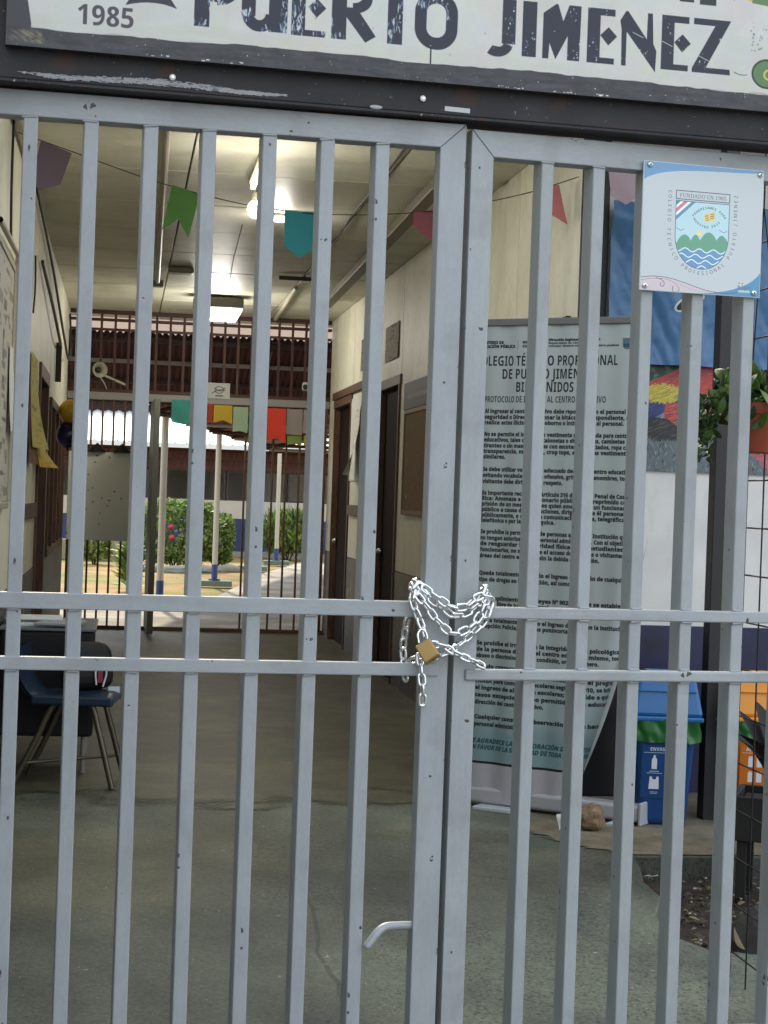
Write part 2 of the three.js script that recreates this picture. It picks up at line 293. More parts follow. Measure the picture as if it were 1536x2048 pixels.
// unseen roof added inside the header to darken the sides of the bars
{
  const o = thing('added_shade_canopy', 'unseen dark flat canopy added behind the gate to shade the bar sides', 'canopy', [0, 0, 0]);
  part(o, 'deck', box(-0.61, 2.5, 3.3, 3.36, -6.5, -4.78, 0.006), mat(0x4a4742, 0.8));
  for (const x of [-0.4, 0.5, 1.4, 2.3]) part(o, 'joist', box(x, x + 0.05, 3.2, 3.299, -6.45, -4.8, 0.004), mat(0x3a3632, 0.8));
}
// unseen wall added left of the gate (keeps the bars' left faces dark)
{
  const o = thing('added_shade_wall', 'unseen grey wall added beside the gate to shade the left faces of the bars', 'wall', [-1.0, -0.14, 0]);
  part(o, 'wall_body', box(-0.2, 0, 0, 3.1, -4.3, 4.0, 0.01), mat(0x6f6d67, 0.85)); part(o, 'coping', box(-0.25, 0.05, 3.102, 3.18, -4.3, 4.05, 0.01), mat(0x8a877f, 0.85));
}
// classroom block filling behind the walls (closes the building)
{
  const o = thing('classroom_block', 'plain side of the classroom block left of the corridor', 'building', [-5, 0, -12.5]);
  part(o, 'front_wall', box(-4.0, 3.4, 0, CY, 7.7, 7.85, 0), whiteWall); part(o, 'rear_wall', box(-4.0, 3.4, 0, CY, -7.15, -7.0, 0), whiteWall);
  part(o, 'side_wall', box(-4.0, -3.85, 0, CY, -7.0, 7.7, 0), whiteWall);
}
// ------------------------------------------------------------ white and navy facade on the right
const FZ = -9.2;
{
  const o = thing('yard_facade', 'white and navy painted wall of the classroom right of the corridor', 'building', [0, 0, FZ]);
  part(o, 'upper_wall', box(2.302, 10, 0.885, 3.5, -0.15, 0, 0.002), whiteWall);
  part(o, 'navy_dado', box(2.302, 10, 0, 0.885, -0.15, 0.004, 0.002), navy);
  part(o, 'end_wall', box(9.85, 10, 0, 3.5, -10.3, -0.152, 0), whiteWall);
  part(o, 'rear_wall', box(2.302, 9.848, 0, 3.5, -10.3, -10.15, 0), whiteWall);
    part(o, 'eave', box(2.43, 10.2, 3.44, 3.5, 0.002, 0.5, 0.005), mat(0x4a4640, 0.7));
  part(o, 'corner_post', box(2.43, 2.468, 0.005, 3.435, 0.006, 0.045, 0.003), steelWire);
}

// ------------------------------------------------------------ front gate
const MX = 0.83, MZ = -4.5;
function weld(w) { // lumpy weld bead
  const g = new THREE.CapsuleGeometry(0.0035, w, 3, 8); g.rotateZ(Math.PI / 2); const p = g.attributes.position;
  for (let i = 0; i < p.count; i++) { const k = 1 + (hash(Math.round(p.getX(i) * 900), 3, 5) - 0.5) * 0.7; p.setY(i, p.getY(i) * k); p.setZ(i, p.getZ(i) * k * 0.8); }
  g.computeVertexNormals(); return uvBox(g);
}
const weldGeo = weld(0.03), weldGeo2 = weld(0.024);
function leaf(name, label, turn, x0, x1, y1, fw, tw, bars, bw, depth, bd, m) {
  const o = thing(name, label, 'gate', [MX, 0, MZ], turn, 'leaves of the grey front gate');
  const y0 = 0.05;
  const dep = (g) => g.translate(0, 0, -depth);
  part(o, 'top_rail', dep(turnUV(poly([[x0 + 0.0006, y1], [x1 - 0.0006, y1], [x1 - fw, y1 - tw + 0.0004], [x0 + fw, y1 - tw + 0.0004]], depth, 0.0026))), m);
  part(o, 'bottom_rail', dep(poly([[x0, y0], [x0 + fw, y0 + tw], [x1 - fw, y0 + tw], [x1, y0]], depth, 0.0026)), m);
  part(o, 'stile', dep(poly([[x1, y0 + 0.001], [x1, y1 - 0.001], [x1 - fw, y1 - tw - 0.001], [x1 - fw, y0 + tw + 0.001]], depth, 0.0026)), m);
  part(o, 'stile', dep(poly([[x0, y0 + 0.001], [x0 + fw, y0 + tw + 0.001], [x0 + fw, y1 - tw - 0.001], [x0, y1 - 0.001]], depth, 0.0026)), m);
  for (const b of bars) {
    const j = rr(-0.0015, 0.0015), lean = rr(-0.0012, 0.0012);
    const g = box(-bw / 2, bw / 2, 0, y1 - tw - y0 - tw + 0.008, -bd, 0, 0.0035); const bar = part(o, 'bar', g, m, [b + j, y0 + tw - 0.004, -0.002 + rr(-0.001, 0.0004)], [0, 0, lean]);
    part(o, 'weld_bead', weldGeo, m, [b + j + rr(-0.002, 0.002), y1 - tw - 0.001, -0.001], [0, 0, rr(-0.12, 0.12)]);
  }
  return o;
}
const leftBars = [-0.21, -0.354, -0.5, -0.647, -0.795, -0.9375, -1.084, -1.23];
const leftLeaf = leaf('gate_leaf', 'left leaf of the grey barred gate, carrying the brass padlock', 3.3 * D2R, -1.40, 0.003, 2.458, 0.067, 0.063, leftBars, 0.0355, 0.06, 0.08, gatePaint);
for (const [ya, yb, xe] of [[1.205, 1.245, -0.05], [1.056, 1.089, -0.022]]) {
  part(leftLeaf, 'cross_rail', turnUV(box(-1.35, xe, ya, yb, -0.016, 0.0055, 0.003)), gatePaint);
  for (const b of leftBars) part(leftLeaf, 'weld_bead', weldGeo2, gatePaint, [b, ya - 0.001, 0.0], [0, 0, rr(-0.1, 0.1)]);
}
part(leftLeaf, 'drop_bolt', tube([[-0.05, 0.418, -0.02], [-0.095, 0.4185, -0.018], [-0.133, 0.4175, -0.01], [-0.152, 0.408, -0.002], [-0.17, 0.388, 0.004], [-0.181, 0.374, 0.006]], 0.0105, 30, 12), gatePaint);
part(leftLeaf, 'bolt_tip', new THREE.SphereGeometry(0.0102, 12, 8), gatePaint, [-0.181, 0.374, 0.006]);
const rightBars = [0.2245, 0.367, 0.515, 0.658, 0.805, 0.95];
const rightLeaf = leaf('gate_leaf', 'right leaf of the grey barred gate, carrying the school crest plate', 7 * D2R, 0.018, 1.12, 2.448, 0.06, 0.067, rightBars, 0.0335, 0.058, 0.066, gatePaintR);
part(rightLeaf, 'cross_rail', turnUV(box(0.075, 1.08, 1.205, 1.2355, -0.014, 0.005, 0.004)), gatePaintR);
part(rightLeaf, 'cross_rail', turnUV(box(0.048, 1.08, 1.046, 1.0755, -0.014, 0.0085, 0.006)), gatePaintR);
for (const b of rightBars) for (const y of [1.204, 1.237, 1.045, 1.077]) part(rightLeaf, 'weld_bead', weldGeo2, gatePaintR, [b + rr(-0.003, 0.003), y, 0.0005], [0, 0, rr(-0.15, 0.15)]);

// ------------------------------------------------------------ header with the painted school sign
const headTurn = 4.5 * D2R, HB = [MX, 0, MZ + 0.06];
{
  const o = thing('gate_portal', 'black steel header beam and posts framing the grey gate', 'gate frame', HB, headTurn);
  part(o, 'header_beam', box(-1.75, 1.55, 2.472, 2.76, -0.16, -0.034, 0.004), blackPaint);
  part(o, 'beam_lip', box(-1.75, 1.55, 2.4635, 2.4715, -0.14, -0.03, 0.002), blackPaint);
  part(o, 'top_beam', box(-1.75, 1.55, 3.2, 3.4, -0.16, -0.034, 0.004), blackPaint);
  part(o, 'gate_post', box(-1.62, -1.45, -0.13, 2.4625, -0.18, -0.04, 0.006), blackPaint);
  part(o, 'gate_post', box(1.28, 1.44, -0.13, 2.4625, -0.24, -0.1, 0.006), blackPaint);
  part(o, 'sign_post', box(-1.30, -1.16, 2.762, 3.198, -0.1, -0.03, 0.004), blackPaint); part(o, 'sign_post', box(0.95, 1.05, 2.762, 3.198, -0.1, -0.03, 0.004), blackPaint);
  // worn paint streak and drips on the beam edge (own grain and outline)
  const streakTex = canvasTex(1024, 64, (c, w, h) => {
    c.clearRect(0, 0, w, h); const q = rng(91);
    for (let i = 0; i < 5200; i++) { const x = q() * w, u = x / w, mid = h * (0.52 + 0.1 * Math.sin(u * 9)), sp = h * (0.10 + 0.22 * Math.sin(Math.PI * clamp(u * 1.02)) * (0.5 + 0.5 * vn(u * 14, 0.5, 99, 3)));
      if (q() > (0.1 + 0.9 * Math.pow(vn(u * 34, 2.5, 99, 8), 1.6)) * sstep(0, 0.12, u) * sstep(1, 0.9, u)) continue; const y = mid + (q() + q() - 1) * sp; const gv = 128 + q() * 34; c.fillStyle = `rgba(${gv},${gv + 2},${gv + 5},${0.35 + q() * 0.6})`; c.fillRect(x, y, 3 + q() * 16, 1 + q() * 1.6); }
  });
  part(o, 'worn_paint', uvPlane(0.66, 0.035), mat(0xffffff, 0.7, { map: streakTex, transparent: true, alphaTest: 0.02, side: THREE.DoubleSide }), [-0.79, 2.4895, -0.0325]);
  for (const [x, y] of [[-0.744, 2.506], [-0.117, 2.507]]) { const s = part(o, 'screw', new THREE.TorusGeometry(0.0045, 0.0035, 8, 16), mat(0xe6e4df, 0.4), [x, y, -0.03]); part(s, 'shank', new THREE.CylinderGeometry(0.003, 0.003, 0.012, 8).rotateX(Math.PI / 2), galv, [0, 0, 0]); }
  part(o, 'tape_strip', box(-0.033, 0.033, -0.006, 0.006, 0, 0.0012, 0.0005), mat(0xb9bcbc, 0.5), [-0.026, 2.487, -0.0338], [0, 0, -0.02]);
  part(o, 'paint_blob', new THREE.SphereGeometry(0.012, 14, 8).scale(1.4, 0.45, 0.18), mat(0x9aa0a3, 0.4), [-0.236, 2.476, -0.031]);
}
function uvPlane(w, h) { return new THREE.PlaneGeometry(w, h); }
// painted sign: canvas in metres, u -1.143..1.25, y 2.54..3.16
const SX0 = -1.143, SX1 = 1.25, SY0 = 2.543, SY1 = 3.16;
const signTex = canvasTex(2048, Math.round(2048 * (SY1 - SY0) / (SX1 - SX0)), (c0, w, h) => {
  let c = c0;
  const K = w / (SX1 - SX0), X = (u) => (u - SX0) * K, Y = (y) => (SY1 - y) * K, q = rng(17);
  c.fillStyle = '#c8c9c6'; c.fillRect(0, 0, w, h);
  for (let i = 0; i < 2600; i++) { c.fillStyle = `rgba(${155 + q() * 45},${153 + q() * 42},${135 + q() * 45},${q() * 0.05})`; const s = 20 + q() * 90; c.beginPath(); c.ellipse(q() * w, q() * h, s, s * 0.3, q() * 3, 0, 7); c.fill(); }
  // yellowed strip low on the board
  for (let i = 0; i < 500; i++) { c.fillStyle = `rgba(186,185,160,${q() * 0.06})`; c.beginPath(); c.ellipse(q() * w, Y(2.6 + (q() - 0.6) * 0.05), 20 + q() * 70, 5 + q() * 9, 0, 0, 7); c.fill(); }
  // dark border with a hand-painted edge
  c.fillStyle = '#3b3c40'; c.beginPath(); c.moveTo(0, h); c.lineTo(0, 0); c.lineTo(X(-1.105), 0); c.lineTo(X(-1.103), Y(2.7)); c.lineTo(X(-1.085), Y(2.598));
  for (let u = -1.085; u < SX1; u += 0.012) c.lineTo(X(u), Y(2.589 + (vn(u * 7 + 50, 1, 999, 5) - 0.5) * 0.009 + (vn(u * 40 + 90, 1, 999, 6) - 0.5) * 0.003));
  c.lineTo(w, h); c.closePath(); c.fill();
  for (let i = 0; i < 900; i++) { c.fillStyle = `rgba(${q() < 0.5 ? '20,20,24' : '96,95,96'},${q() * 0.16})`; c.beginPath(); c.ellipse(q() * w, Y(2.543 + q() * 0.042), 4 + q() * 26, 2 + q() * 5, 0, 0, 7); c.fill(); }
  for (let i = 0; i < 60; i++) { c.fillStyle = q() < 0.5 ? '#c9c8c4' : '#8b8a88'; c.beginPath(); c.ellipse(q() * w, Y(2.545 + q() * 0.042), 0.5 + q() * 1.4, 0.5 + q() * 1.0, 0, 0, 7); c.fill(); }
  for (let i = 0; i < 26; i++) { c.fillStyle = '#d8d7d2'; c.fillRect(X(0.05 + q() * 0.34 + (q() < 0.3 ? -0.9 : 0)), Y(2.5465 + q() * 0.004), 2 + q() * 6, 1 + q() * 1.6); }
  c.fillStyle = 'rgba(140,134,100,0.22)'; for (let i = 0; i < 60; i++) { c.beginPath(); c.ellipse(X(-1.13 + q() * 0.07), Y(2.553 + q() * 0.028), 3 + q() * 9, 1 + q() * 3, 0.5, 0, 7); c.fill(); }
  // letters on a layer of their own, so that lost paint stays inside the strokes
  const base = c, lay = document.createElement('canvas'); lay.width = w; lay.height = h; c = lay.getContext('2d');
  const ink = '#272a38', B = 2.628, T = 2.767;
  const P = (pts) => { c.beginPath(); pts.forEach((p, i) => (i ? c.lineTo : c.moveTo).call(c, X(p[0]), Y(p[1]))); c.closePath(); c.fill(); };
  c.fillStyle = ink;
  const rect = (a, b, y0, y1) => P([[a, y0], [b, y0], [b, y1], [a, y1]]);
  const E = (a, b) => { rect(a, a + 0.034, B, T); rect(a + 0.03, b, T - 0.017, T); rect(a + 0.03, b, B, B + 0.015); const m = (a + b) / 2 + 0.02, y = (B + T) / 2 + 0.002; P([[m - 0.022, y], [m, y + 0.022], [m + 0.023, y], [m, y - 0.024]]); };
  c.lineJoin = 'round';
  const arc = (cx, cy, rx, ry, a0, a1, lw) => { c.lineWidth = lw * K; c.strokeStyle = ink; c.beginPath(); c.ellipse(X(cx), Y(cy), rx * K, ry * K, 0, a0, a1); c.stroke(); };
  rect(-0.7, -0.663, B, T); arc(-0.645, 2.727, 0.04, 0.03, -Math.PI / 2, Math.PI / 2, 0.028); rect(-0.675, -0.64, 2.743, T); rect(-0.675, -0.64, 2.69, 2.704); // P
  rect(-0.585, -0.551, 2.665, T); arc(-0.541, 2.672, 0.029, 0.03, 0, Math.PI, 0.028); rect(-0.518, -0.472, 2.63, T); // U
  E(-0.462, -0.377);
  rect(-0.362, -0.325, B, T); arc(-0.31, 2.733, 0.036, 0.026, -Math.PI / 2, Math.PI / 2, 0.026); rect(-0.335, -0.3, 2.749, T); P([[-0.33, 2.708], [-0.3, 2.708], [-0.25, 2.642], [-0.276, 2.625], [-0.33, 2.69]]); // R
  rect(-0.221, -0.183, B, T); rect(-0.262, -0.148, T - 0.022, T); // T
  c.lineWidth = 0.03 * K; c.strokeStyle = ink; c.beginPath(); c.roundRect(X(-0.137), Y(T - 0.014), 0.08 * K, 0.114 * K, 0.038 * K); c.stroke(); // O
  rect(0.074, 0.109, 2.655, T); arc(0.062, 2.657, 0.029, 0.024, 0.15, Math.PI * 0.72, 0.024); P([[0.046, 2.634], [0.075, 2.63], [0.08, 2.645], [0.05, 2.648]]); // J
  rect(0.127, 0.164, B, T); // I
  P([[0.181, B], [0.181, 2.742], [0.214, T], [0.219, T], [0.234, 2.725], [0.249, T], [0.281, T], [0.279, B], [0.247, B], [0.247, 2.69], [0.216, B], [0.199, 2.668], [0.197, B]]); // M
  E(0.299, 0.372);
  P([[0.392, B], [0.39, 2.72], [0.386, 2.742], [0.401, T], [0.407, T], [0.459, 2.7], [0.46, T], [0.473, T], [0.477, 2.69], [0.486, 2.672], [0.484, 2.618], [0.404, 2.715], [0.404, B]]); // N
  E(0.499, 0.573);
  P([[0.586, T], [0.688, T], [0.622, 2.642], [0.688, 2.642], [0.69, B], [0.584, B], [0.584, 2.638], [0.645, 2.751], [0.586, 2.751]]); // Z
  // paint lost from the letters
  c.globalCompositeOperation = 'source-atop';
  for (let i = 0; i < 2600; i++) { const u = q() < 0.8 ? -0.72 + q() * 0.72 : q() * 0.7, y = B + q() * 0.14; if (vn(u * 38 + 99, y * 24, 999, 12) < 0.58) continue; c.fillStyle = q() < 0.6 ? 'rgba(190,200,206,0.85)' : 'rgba(96,118,146,0.8)'; c.beginPath(); c.ellipse(X(u), Y(y), 0.4 + q() * 1.6, 0.8 + q() * (u < 0 ? 8 : 2.5), (q() - 0.5) * 0.7, 0, 7); c.fill(); }
  c.strokeStyle = 'rgba(205,208,208,0.9)'; c.lineWidth = 1.6; for (const [a, b] of [[0.5, 2.7], [0.6, 2.672], [0.42, 2.715]]) { c.beginPath(); c.moveTo(X(a), Y(b)); c.lineTo(X(a + 0.03), Y(b - 0.012)); c.stroke(); }
  c.globalCompositeOperation = 'source-over'; c = base; c.drawImage(lay, 0, 0);
  // year
  c.fillStyle = '#4a4650'; c.font = `bold ${0.066 * K}px sans-serif`; c.textBaseline = 'alphabetic'; c.save(); c.translate(X(-0.98), Y(2.6065)); c.scale(0.138 * K / c.measureText('1985').width, 1); c.fillText('1985', 0, 0); c.restore();
  // flourish above the year
  c.fillStyle = '#33323c'; c.beginPath(); c.moveTo(X(-0.865), Y(2.662)); c.quadraticCurveTo(X(-0.8), Y(2.684), X(-0.742), Y(2.664)); c.lineTo(X(-0.76), Y(2.69)); c.quadraticCurveTo(X(-0.8), Y(2.7), X(-0.85), Y(2.69)); c.closePath(); c.fill();
  // green roundel and leaf on the right
  const blob = (cx, cy, rx, ry) => { c.fillStyle = '#5c7a56'; c.strokeStyle = '#2d3f30'; c.lineWidth = 0.005 * K; c.beginPath(); c.ellipse(X(cx), Y(cy), rx * K, ry * K, 0, 0, 7); c.fill(); c.stroke(); };
  blob(0.793, 2.64, 0.041, 0.036); c.strokeStyle = '#cbb560'; c.lineWidth = 0.005 * K; c.beginPath(); c.ellipse(X(0.798), Y(2.638), 0.013 * K, 0.012 * K, 0, 0, 7); c.stroke();
  c.fillStyle = '#5c7a56'; P([[0.745, 2.82], [0.83, 2.812], [0.9, 2.83], [0.9, 2.9], [0.73, 2.88]]); c.fillStyle = '#d1ad58'; c.beginPath(); c.ellipse(X(0.738), Y(2.838), 0.012 * K, 0.014 * K, 0, 0, 7); c.fill();
  c.fillStyle = '#2c3430'; rect(0.545, 0.584, 2.806, 2.83); rect(0.6, 0.645, 2.803, 2.83); rect(0.588, 0.6, 2.82, 2.9);
  // joint of the two boards, scratches, marks
  c.strokeStyle = '#17181b'; c.lineWidth = 3; c.beginPath(); c.moveTo(X(-0.1085), Y(2.588)); c.lineTo(X(-0.1085), Y(2.63)); c.stroke();
  c.strokeStyle = 'rgba(60,62,66,0.7)'; c.lineWidth = 2; c.beginPath(); c.moveTo(X(0.7), Y(2.638)); c.quadraticCurveTo(X(0.72), Y(2.628), X(0.738), Y(2.634)); c.stroke();
  for (let i = 0; i < 70; i++) { c.fillStyle = `rgba(70,72,74,${0.15 + q() * 0.5})`; c.beginPath(); c.ellipse(X(i < 30 ? 0.74 + q() * 0.07 : SX0 + q() * 2.3), Y(i < 30 ? 2.69 + q() * 0.08 : 2.6 + q() * 0.4), 0.8 + q() * 2.4, 0.8 + q() * 3, q(), 0, 7); c.fill(); }
});
{
  const o = thing('school_sign', 'long white board hand-painted PUERTO JIMENEZ in dark letters over the gate', 'sign', HB, headTurn);
  const g = new THREE.PlaneGeometry(SX1 - SX0, SY1 - SY0, 60, 8); const p = g.attributes.position;
  const f = part(o, 'painted_face', g, mat(0xffffff, 0.55, { map: signTex }), [(SX0 + SX1) / 2, (SY0 + SY1) / 2, 0.0005]);
  part(o, 'board', box(SX0, SX1, SY0, SY1, -0.029, 0, 0.002), blackPaint);
}
// ------------------------------------------------------------ crest plate on the right leaf
{
  const W = 0.344, H = 0.337;
  const tex = canvasTex(1024, 1003, (c, w, h) => {
    const k = w / 1430; c.save(); c.scale(k, k); // drawn on a 1430 x 1400 sheet
    c.fillStyle = '#bdc5c9'; c.fillRect(0, 0, 1430, 1400);
    const blue = '#5f93be';
    c.fillStyle = blue; c.beginPath(); c.moveTo(0, 0); c.lineTo(1430, 0); c.lineTo(1430, 25); c.bezierCurveTo(900, 70, 250, 20, 0, 200); c.fill();
    c.fillStyle = '#3b86b0'; c.beginPath(); c.moveTo(1430, 1400); c.lineTo(620, 1400); c.bezierCurveTo(900, 1400, 1300, 1330, 1430, 1130); c.fill();
    c.fillStyle = 'rgba(220,170,180,0.35)'; c.beginPath(); c.moveTo(0, 1290); c.bezierCurveTo(300, 1210, 500, 1330, 850, 1380); c.lineTo(0, 1400); c.fill();
    c.strokeStyle = '#5a4048'; c.lineWidth = 7; c.beginPath(); c.moveTo(0, 1270); c.bezierCurveTo(330, 1190, 560, 1330, 830, 1370); c.bezierCurveTo(1000, 1390, 1080, 1380, 1160, 1365); c.stroke();
    c.strokeStyle = '#b0566a'; c.lineWidth = 5; c.beginPath(); c.moveTo(0, 1300); c.bezierCurveTo(200, 1240, 420, 1260, 450, 1360); c.stroke();
    c.strokeStyle = '#5a4048'; c.lineWidth = 7; c.beginPath(); c.arc(420, 1370, 40, -0.4, 3.9); c.stroke(); c.beginPath(); c.moveTo(180, 1262); c.bezierCurveTo(290, 1270, 300, 1340, 265, 1350); c.arc(258, 1330, 22, 1.2, 4.2); c.stroke();
    c.strokeStyle = 'rgba(180,90,110,0.5)'; c.lineWidth = 4; c.beginPath(); c.moveTo(420, 1290); c.bezierCurveTo(600, 1380, 700, 1390, 850, 1370); c.stroke();
    // banner box
    c.strokeStyle = '#3c4a55'; c.lineWidth = 9; c.strokeRect(390, 290, 640, 92); c.fillStyle = '#4a545c'; c.font = '62px serif'; c.textAlign = 'center'; c.textBaseline = 'middle'; c.fillText('FUNDADO EN 1985', 710, 338);
    // shield
    const shield = () => { c.beginPath(); c.moveTo(390, 402); c.lineTo(1030, 402); c.lineTo(1030, 780); c.bezierCurveTo(1020, 1000, 880, 1135, 715, 1135); c.bezierCurveTo(540, 1135, 395, 1000, 390, 780); c.closePath(); };
    c.save(); shield(); c.clip();
    c.fillStyle = '#b4d6de'; c.fillRect(380, 390, 680, 780);
    const band = (a, b, col) => { c.fillStyle = col; c.beginPath(); c.moveTo(390 + a, 402); c.lineTo(390 + b, 402); c.lineTo(390, 402 + b * 0.92); c.lineTo(390, 402 + a * 0.92); c.fill(); };
    band(0, 60, '#5b7f9f'); band(60, 95, '#eef2f3'); band(95, 145, '#c8707f'); band(145, 185, '#eef2f3'); band(185, 235, '#5b86aa');
    c.fillStyle = '#e3c877'; c.beginPath(); c.moveTo(725, 530); c.lineTo(850, 490); c.lineTo(868, 580); c.lineTo(740, 625); c.closePath(); c.fill(); c.strokeStyle = '#5b4d2c'; c.lineWidth = 8;
    for (let i = 0; i < 3; i++) { c.beginPath(); c.moveTo(738 + i * 8, 552 + i * 22); c.lineTo(780 + i * 4, 540 + i * 22); c.moveTo(802, 530 + i * 22); c.lineTo(850, 516 + i * 22); c.stroke(); }
    c.fillStyle = '#e6d98c'; c.beginPath(); c.arc(683, 740, 34, 0, 7); c.fill();
    c.fillStyle = '#55997c'; c.beginPath(); c.moveTo(395, 900); c.bezierCurveTo(450, 760, 520, 720, 580, 830); c.bezierCurveTo(620, 740, 650, 740, 690, 820); c.bezierCurveTo(760, 690, 830, 700, 890, 810); c.bezierCurveTo(930, 720, 980, 730, 1040, 850); c.lineTo(1040, 950); c.lineTo(395, 950); c.fill();
    c.fillStyle = '#5a8db8'; c.fillRect(380, 920, 680, 240); c.fillStyle = '#55997c'; c.fillRect(380, 880, 680, 52);
    c.strokeStyle = '#dff0f8'; c.lineWidth = 11; for (let r = 0; r < 4; r++) { const y = 932 + r * 62; c.beginPath(); for (let x = 390; x <= 1040; x += 8) c.lineTo(x, y + Math.sin((x - 390 + r * 45) / 27) * 19); c.stroke(); }
    c.restore(); c.strokeStyle = '#40586a'; c.lineWidth = 8; shield(); c.stroke();
    c.strokeStyle = '#4d6670'; c.lineWidth = 6; for (const [x, y] of [[400, 700], [915, 690]]) { c.beginPath(); c.moveTo(x, y); c.lineTo(x + 55, y + 26); c.lineTo(x + 96, y + 6); c.stroke(); }
    c.fillStyle = '#4b5c62'; c.font = 'bold 38px sans-serif';
    const arcText = (s, cx, cy, r, a0, a1, flip) => { for (let i = 0; i < s.length; i++) { const a = a0 + (a1 - a0) * i / (s.length - 1); c.save(); c.translate(cx + r * Math.cos(a), cy + r * Math.sin(a)); c.rotate(a + (flip ? -Math.PI / 2 : Math.PI / 2)); c.fillText(s[i], 0, 0); c.restore(); } };
    arcText('PROGRESAMOS PARA', 790, 690, 235, -Math.PI * 0.80, -Math.PI * 0.2, false); arcText('NUESTRO PAIS', 770, 480, 190, Math.PI * 0.80, Math.PI * 0.24, true);
    // ring text along a U path
    c.fillStyle = '#43525a'; c.font = '58px sans-serif'; const txt = 'COLEGIO TECNICO PROFESIONAL PUERTO JIMENEZ';
    const path = (t) => { const L1 = 440, A = Math.PI * 395, tot = 2 * L1 + A; let s = t * tot; if (s < L1) return [315, 310 + s, Math.PI / 2]; s -= L1; if (s < A) { const a = Math.PI - s / 395; return [710 + 395 * Math.cos(a), 750 + 430 * Math.sin(a), a - Math.PI / 2]; } s -= A; return [1105, 750 - s, -Math.PI / 2]; };
    for (let i = 0; i < txt.length; i++) { const [x, y, a] = path(i / (txt.length - 1)); c.save(); c.translate(x, y); c.rotate(a); c.fillText(txt[i], 0, 0); c.restore(); }
    c.fillStyle = 'rgba(230,235,238,0.6)'; c.fillRect(1170, 1330, 140, 30); c.fillStyle = '#5a6670'; c.font = 'bold 78px sans-serif'; c.fillText('bien', 1240, 1310);
    c.fillStyle = '#5a6670'; c.fillRect(1174, 1250, 14, 14); c.fillRect(1212, 1252, 14, 14);
    c.restore();
  });
  const t = 7 * D2R, o = thing('crest_plate', 'white acrylic plate with the school crest bolted to the gate', 'sign', [MX + Math.cos(t) * 0.657 + Math.sin(t) * 0.006, 2.069, MZ - Math.sin(t) * 0.657 + Math.cos(t) * 0.006], t);
  part(o, 'acrylic_sheet', box(-W / 2, W / 2, 0, H, 0, 0.006, 0.001), new THREE.MeshPhysicalMaterial({ color: 0xcfe0e6, roughness: 0.12 }));
  part(o, 'printed_face', new THREE.PlaneGeometry(W - 0.003, H - 0.003), new THREE.MeshPhysicalMaterial({ map: tex, roughness: 0.25, clearcoat: 0.6, clearcoatRoughness: 0.08 }), [0, H / 2, 0.0065]);
  for (const [x, y] of [[-W / 2 + 0.017, H - 0.01], [W / 2 - 0.012, H - 0.012], [-W / 2 + 0.014, 0.012], [W / 2 - 0.018, 0.012]]) { const b = part(o, 'bolt', new THREE.SphereGeometry(0.0078, 14, 10).scale(1, 1, 0.6), galv, [x, y, 0.008]); part(b, 'socket', new THREE.CylinderGeometry(0.0028, 0.0028, 0.002, 6).rotateX(Math.PI / 2), steelWire, [0, 0, 0.0042]); }
}
